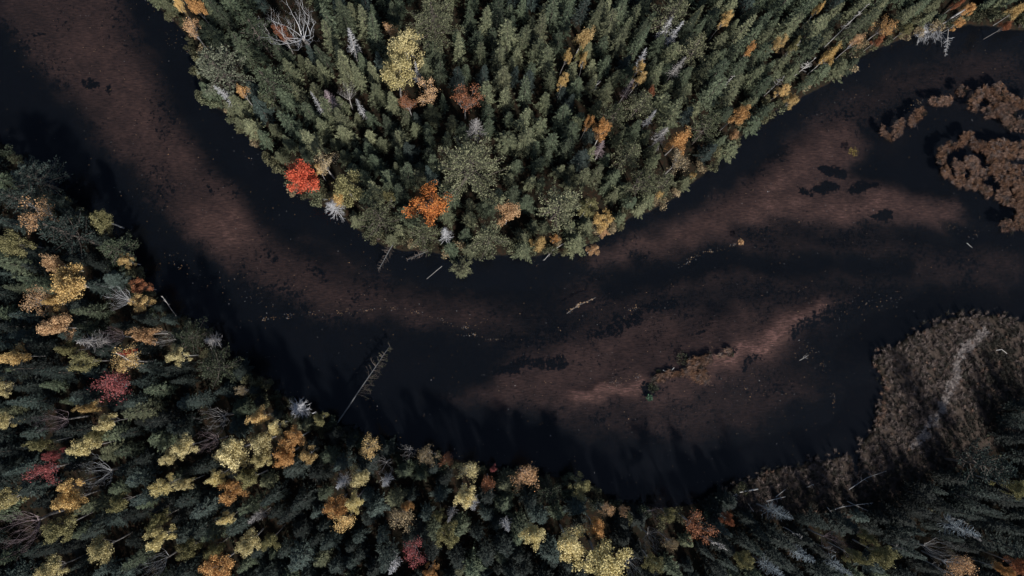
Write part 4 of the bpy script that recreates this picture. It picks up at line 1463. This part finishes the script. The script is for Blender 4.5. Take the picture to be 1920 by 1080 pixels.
# small plants of the bar and the river
def plant(name, label, cat, px, py, rad, h, mk, seed, n=150):
    r = random.Random(seed)
    g = Geo()
    for i in range(n):
        d = rv(r)
        d.z = abs(d.z)*.8
        p = Vector((d.x*rad, d.y*rad, d.z*h))*r.uniform(.4, 1)
        a = (d+rv(r, .6)).normalized()
        b = a.cross(rv(r)).normalized()
        s = r.uniform(.08, .17)
        g.quad(p, a*s, b*s*.5)
    o = obj(name, g.mesh(name, M[mk]))
    gp = G(px, py, .05)
    o.location = (gp.x, gp.y, .03)
    tag(o, label, cat)


plant('water_plant', 'bright green leafy plant at the tail of the mid-river bar', 'water plant', 1218, 746, .62, .5, 'aquag', 1, 130)
plant('water_plant', 'yellowish water weed patch in the shallows of the far channel', 'water plant', 1600, 284, 1.0, .12, 'aquatic', 2, 170)
plant('leafy_twig', 'small tan leafy clump alone in mid river', 'leafy twig', 1389, 454, .62, .45, 'peach', 3, 110)
plant('water_plant', 'dark green weed tuft touching the sedge mound on the bar', 'water plant', 1280, 672, 1.3, .10, 'under', 4, 260)
plant('water_plant', 'dark weed tuft at the bar above the green leafy plant', 'water plant', 1225, 727, 1.05, .12, 'under', 5, 230)
plant('water_plant', 'small dark weed tuft on the upstream slope of the bar', 'water plant', 1236, 698, .6, .10, 'under', 6, 110)
plant('water_plant', 'narrow dark weed tuft on the pink crest of the bar', 'water plant', 1371, 664, .7, .10, 'under', 7, 120)


# ------------------------------------------------------------------ fallen wood and bare poles
def log(name, label, cat, pts, r0, r1, mk, twigs=0, tl=1.0, twig_mk='twig', side=0, leaf=None, seed=1, start=.35):
    """pts: (pixel x, pixel y, height)"""
    r = random.Random(seed)
    W_ = [G(u, v, z) for u, v, z in pts]
    base = W_[0].copy()
    P_ = [p-base for p in W_]
    # refine the spine
    Q = []
    for a, b in zip(P_, P_[1:]):
        for i in range(4):
            Q.append(a.lerp(b, i/4)+rv(r, .03))
    Q.append(P_[-1])
    tr, br, lf = Geo(), Geo(), Geo()
    if 0 < twigs < 21:
        br = tr
    nQ = len(Q)-1
    tr.tube(Q, [r0+(r1-r0)*i/nQ for i in range(nQ+1)], 7)
    e = bpy.data.objects.new(name, None)
    COL.objects.link(e)
    e.location = base
    tag(e, label, cat)
    if br is not tr or not twigs:
        obj('trunk', tr.mesh('trunk', M[mk]), e)
    if twigs:
        for i in range(twigs):
            t = start+(1-start)*r.random()
            k = min(int(t*nQ), nQ-1)
            p = Q[k].lerp(Q[k+1], t*nQ-k)
            ax = (Q[k+1]-Q[k]).normalized()
            s = ax.cross(Vector((0, 0, 1))).normalized()
            sg = side if side and r.random() < .8 else r.choice((-1, 1))
            d = (ax*r.uniform(.1, .9)+s*sg*r.uniform(.5, 1)+Vector((0, 0, r.uniform(-.2, .5)))).normalized()
            L = tl*(1.1-.75*(t-start)/(1-start))*r.uniform(.5, 1.15)
            m1 = p+d*L*.55+rv(r, .06*L)
            m2 = p+d*L+rv(r, .30*L)
            br.tube([p, m1, m2], [.035, .024, .01], 3)
            for j in range(3):
                b0 = p.lerp(m2, r.uniform(.35, .95))
                br.tube([b0, b0+(d+rv(r, .9)).normalized()*L*.33], [.018, .008], 3)
            if leaf:
                for j in range(8):
                    c = p.lerp(m2, r.uniform(.3, 1.05))+rv(r, .12)
                    a = rv(r); b = a.cross(rv(r)).normalized()
                    lf.quad(c, a*.10, b*.06)
        if br is tr:
            obj('trunk', tr.mesh('trunk', M[mk]), e)
        else:
            obj('branches', br.mesh('branches', M[twig_mk]), e)
        if leaf:
            obj('foliage', lf.mesh('foliage', M[leaf]), e)
    return e


log('fallen_tree', 'long grey fallen tree reaching from the outer bank into the river', 'fallen tree', [(628, 800, .8), (680, 723, .5), (731, 648, .1)], .14, .03, 'deadbark', 54, 2.0, 'dimtwig', side=1, leaf='under', seed=3, start=.36)
log('fallen_tree', 'dead spruce fallen from the inner bank with grey twigs in the water', 'fallen tree', [(741, 450, .9), (725, 478, .35), (709, 507, .1)], .10, .03, 'deadbark', 46, 1.2, 'dimtwig', seed=4, start=.1)
log('fallen_tree', 'short fallen grey spruce top beside the low bank pine', 'fallen tree', [(806, 468, .9), (786, 478, .4), (764, 487, .1)], .08, .03, 'deadbark', 40, .9, 'dimtwig', seed=5, start=.05)
log('fallen_log', 'straight pale pole floating beside the small leaning pine', 'log', [(829, 499, .06), (800, 523, .06)], .055, .03, 'drift', 0)
log('fallen_log', 'curved bare log leaning from the bend tip into the water', 'log', [(1058, 456, .9), (1036, 470, .5), (1020, 488, .05)], .10, .05, 'drift', 5, .8, 'twig', seed=8)
log('fallen_tree', 'white bare tree toppled over the far arm bank with twigs above water', 'fallen tree', [(1822, 8, 3.2), (1775, 40, 2.0), (1742, 60, 1.2), (1722, 70, .7)], .20, .05, 'drift', 130, 2.6, 'silver', seed=9, start=.40)
log('fallen_tree', 'thin whitish snag hanging into the water by the toppled bare tree', 'fallen tree', [(1778, 55, 1.0), (1776, 82, .5), (1772, 106, .1)], .07, .03, 'drift', 34, .9, 'silver', seed=10, start=.25)
log('driftwood_log', 'hooked white driftwood trunk on the marsh corner', 'driftwood', [(1421, 917, .7), (1386, 923, .9), (1368, 934, .8), (1376, 961, .5)], .13, .06, 'whitebark', 8, .9, 'twig', seed=11)
log('driftwood_log', 'short white driftwood limb below the hooked trunk', 'driftwood', [(1403, 944, .6), (1412, 958, .7), (1422, 976, .5)], .07, .04, 'whitebark', 0)
log('driftwood_log', 'flat grey log on the marsh, lower of a crossed pair', 'driftwood', [(1437, 940, .8), (1473, 931, .8)], .10, .06, 'drift', 3, .6, seed=13)
log('driftwood_log', 'slanting grey log on the marsh, upper of a crossed pair', 'driftwood', [(1455, 932, .9), (1473, 917, .9)], .08, .04, 'drift', 0)
log('driftwood_log', 'arched grey log at the far end of the marsh', 'driftwood', [(1555, 958, .9), (1580, 950, 1.0), (1637, 943, .9)], .09, .05, 'drift', 6, .8, seed=15)
log('driftwood_log', 'brownish limb crossing the arched grey log', 'driftwood', [(1589, 940, 1.1), (1612, 951, 1.1), (1638, 962, .9)], .07, .04, 'drift', 4, .6, seed=16)
log('driftwood_log', 'short white stick below the arched grey log', 'driftwood', [(1551, 951, .8), (1572, 977, .7)], .06, .03, 'whitebark', 0)
log('driftwood_log', 'long bent grey stem lying across the marsh grass', 'driftwood', [(1592, 918, .8), (1625, 896, .9), (1662, 883, .8)], .07, .03, 'drift', 5, .6, seed=18)
log('driftwood_log', 'small forked white stick in the reddish marsh grass', 'driftwood', [(1512, 914, .7), (1526, 908, .7)], .05, .03, 'whitebark', 3, .5, seed=19)
log('driftwood_log', 'short white arc of wood in the dark marsh grass', 'driftwood', [(1868, 657, .9), (1878, 655, 1.0), (1888, 663, .9)], .06, .04, 'whitebark', 0)
log('driftwood_log', 'thin white stick among debris in the shaded shallows', 'driftwood', [(1499, 676, .04), (1516, 666, .05)], .035, .02, 'whitebark', 3, .5, seed=21)
log('driftwood_log', 'small white stick afloat below the reed bed', 'driftwood', [(1813, 456, .04), (1823, 464, .04)], .04, .025, 'whitebark', 0)
log('driftwood_log', 'short white wood piece on the mid-river bar', 'driftwood', [(1259, 695, .12), (1264, 689, .12)], .09, .06, 'whitebark', 0)
log('driftwood_log', 'small pale wood bit beside the white piece on the bar', 'driftwood', [(1243, 694, .12), (1249, 697, .12)], .06, .04, 'whitebark', 2, .4, seed=24)
log('leaf_raft', 'tan raft of twigs and leaves drifting in mid river', 'driftwood', [(1063, 588, .03), (1085, 572, .03), (1117, 558, .03)], .03, .02, 'drift', 9, .4, 'twig', leaf='peach', seed=25, start=.0)

# poles: bare trunks that stand and lean outward in the view: base pixel, tip pixel
POLES = [
    ((289, 701), (222, 664), 'pale leaning trunk in front of the golden half-bare tree', 'whitebark', 14, .13),
    ((1312, 1002), (1362, 1031), 'white dead pole with side twigs past the reddish grey tree', 'whitebark', 40, .10),
    ((1753, 972), (1838, 1012), 'long pale pole in the dark corner forest, lower one', 'drift', 46, .10),
    ((1772, 919), (1816, 933), 'thin rosy pole in the dark corner forest, topmost one', 'drift', 4, .08),
    ((1784, 931), (1846, 954), 'grey pole in the dark corner forest under the rosy pole', 'drift', 14, .08),
    ((1764, 960), (1815, 982), 'dim grey pole in the dark corner forest above the long pale pole', 'drift', 10, .08),
    ((1466, 986), (1503, 1008), 'short dim pole near the bottom edge below the marsh corner', 'drift', 16, .08),
    ((1518, 1014), (1567, 1036), 'thin white pole before the pinkish grey bare tree', 'drift', 12, .07),
    ((1706, 1036), (1790, 1080), 'long grey pole by the pale peach marsh tree', 'drift', 30, .09),
    ((1650, 1012), (1700, 1032), 'bluish pole between the olive-yellow marsh tree and a grey bare tree', 'drift', 10, .07),
    ((1540, 93), (1628, 8), 'long pale pole among the far arm conifers', 'drift', 34, .10),
    ((1465, 113), (1500, 78), 'short pale pole beside the yellow far-arm tree', 'whitebark', 12, .08),
    ((1334, 186), (1376, 142), 'white pole in conifers above the salmon-orange bank maple', 'whitebark', 16, .09),
    ((1104, 176), (1126, 152), 'short white pole between the slim golden tree and the brick-red tree', 'whitebark', 12, .08),
    ((1478, 152), (1530, 108), 'thin pale pole at the bank behind the orange far-arm bush', 'whitebark', 20, .07),
    ((1430, 182), (1470, 145), 'pale pole at the bank between the salmon maple and the orange bush', 'drift', 20, .08),
    ((1184, 357), (1201, 328), 'dark leaning pole by the bushy bank pine', 'mauve', 14, .08),
    ((508, 68), (484, 30), 'pale thin pole by the dark pine near the top edge', 'whitebark', 14, .07),
    ((330, 592), (304, 555), 'dim thin pole standing at the outer bank edge', 'drift', 6, .07),
]
for k, (b0, t0, label, mk, tw, rr) in enumerate(POLES):
    g0 = G(*b0, .5)
    rpx = math.hypot(b0[0]-NAD[0], b0[1]-NAD[1])
    Lp = math.hypot(b0[0]-t0[0], b0[1]-t0[1])
    hgt = CAMZ*Lp/(rpx+Lp)
    log('bare_pole', label, 'dead tree', [(b0[0], b0[1], .2), ((b0[0]+t0[0])/2, (b0[1]+t0[1])/2, hgt*.5), (t0[0], t0[1], hgt)], rr*1.25, .03, mk, tw, 1.0, 'twig', seed=50+k, start=.45)

# small pine leaning out over the water at the bend
me = get_pine(1)
gp = G(867, 489, 0)
place_parts('pine_tree', 'small round pine leaning out alone over the water at the bend', 'pine tree', gp, 1.0, (.55, .55, .40),
            [('trunk', me[1], None), ('crown', me[0], M['olive'])], lean=Quaternion((1, 0, 0), math.radians(32)))

# ------------------------------------------------------------------ floating leaves
LINES = [([(470, 600), (560, 590), (655, 586), (725, 577), (780, 585), (815, 595), (842, 606), (857, 614), (882, 612), (912, 602)], 230, 5.0),
         ([(865, 627), (902, 628)], 36, 3.0), ([(907, 636), (942, 637)], 22, 2.0), ([(1062, 588), (1085, 572), (1110, 560)], 60, 3),
         ([(1167, 577), (1180, 580), (1207, 575)], 26, 4), ([(1272, 505), (1292, 490), (1310, 475), (1335, 470), (1360, 467), (1388, 455)], 110, 4),
         ([(1700, 205), (1735, 185)], 40, 7), ([(1760, 420), (1790, 428), (1840, 445)], 46, 9), ([(1500, 640), (1530, 665), (1540, 690)], 50, 12),
         ([(1560, 590), (1640, 560), (1700, 570)], 70, 22), ([(1130, 720), (1160, 715), (1210, 708)], 70, 8), ([(1560, 720), (1565, 780)], 20, 8),
         ([(300, 470), (420, 540), (500, 570)], 90, 26), ([(300, 60), (360, 110)], 30, 18), ([(455, 290), (470, 300)], 10, 6), ([(1330, 700), (1480, 760)], 60, 40)]
P_ = []
for pts, n, wd in LINES:
    pts = np.array(pts, float)
    sl_ = np.hypot(*np.diff(pts, axis=0).T)
    cum = np.concatenate([[0], np.cumsum(sl_)])
    tt = RNG.uniform(0, cum[-1], n)
    n = int(n*.75); tt = tt[:n]+8*np.sin(tt[:n]*.13)
    x = np.interp(tt, cum, pts[:, 0])+RNG.normal(0, wd*.55, n)
    y = np.interp(tt, cum, pts[:, 1])+RNG.normal(0, wd*.55, n)
    P_ += list(zip(x, y))
P_ += list(zip(RNG.uniform(0, 1920, 2200), RNG.uniform(0, 980, 2200)))
P_ = np.array([G(u, v)[:2] for u, v in P_])
P_ = P_[land_sdf(P_[:, 0], P_[:, 1]) < -.3]
n = len(P_)
ang = RNG.uniform(0, 2*PI, n)
sz = (RNG.uniform(.024, .055, n)*(1+.7*(RNG.uniform(0, 1, n) > .92)))[:, None]
a = np.stack([np.cos(ang), np.sin(ang), RNG.uniform(-.1, .1, n)], -1)*sz
b_ = np.stack([-np.sin(ang), np.cos(ang), RNG.uniform(-.1, .1, n)], -1)*sz*.75
c_ = np.concatenate([P_, np.full((n, 1), .02)], 1)
V = np.stack([c_-a, c_-b_, c_+a, c_+b_], 1).reshape(-1, 3)
me = bake("floating_leaves", [((V, np.arange(4*n).reshape(n, 4)), np.eye(3, 4), 0)], [M['peach'], M['silver']])
mi = (RNG.uniform(0, 1, n) < .35).astype(np.int32)
me.polygons.foreach_set("material_index", mi)
tag(obj("floating_leaves", me), "pale fallen leaves drifting in thin lines on the dark water", "fallen leaves", kind='stuff')
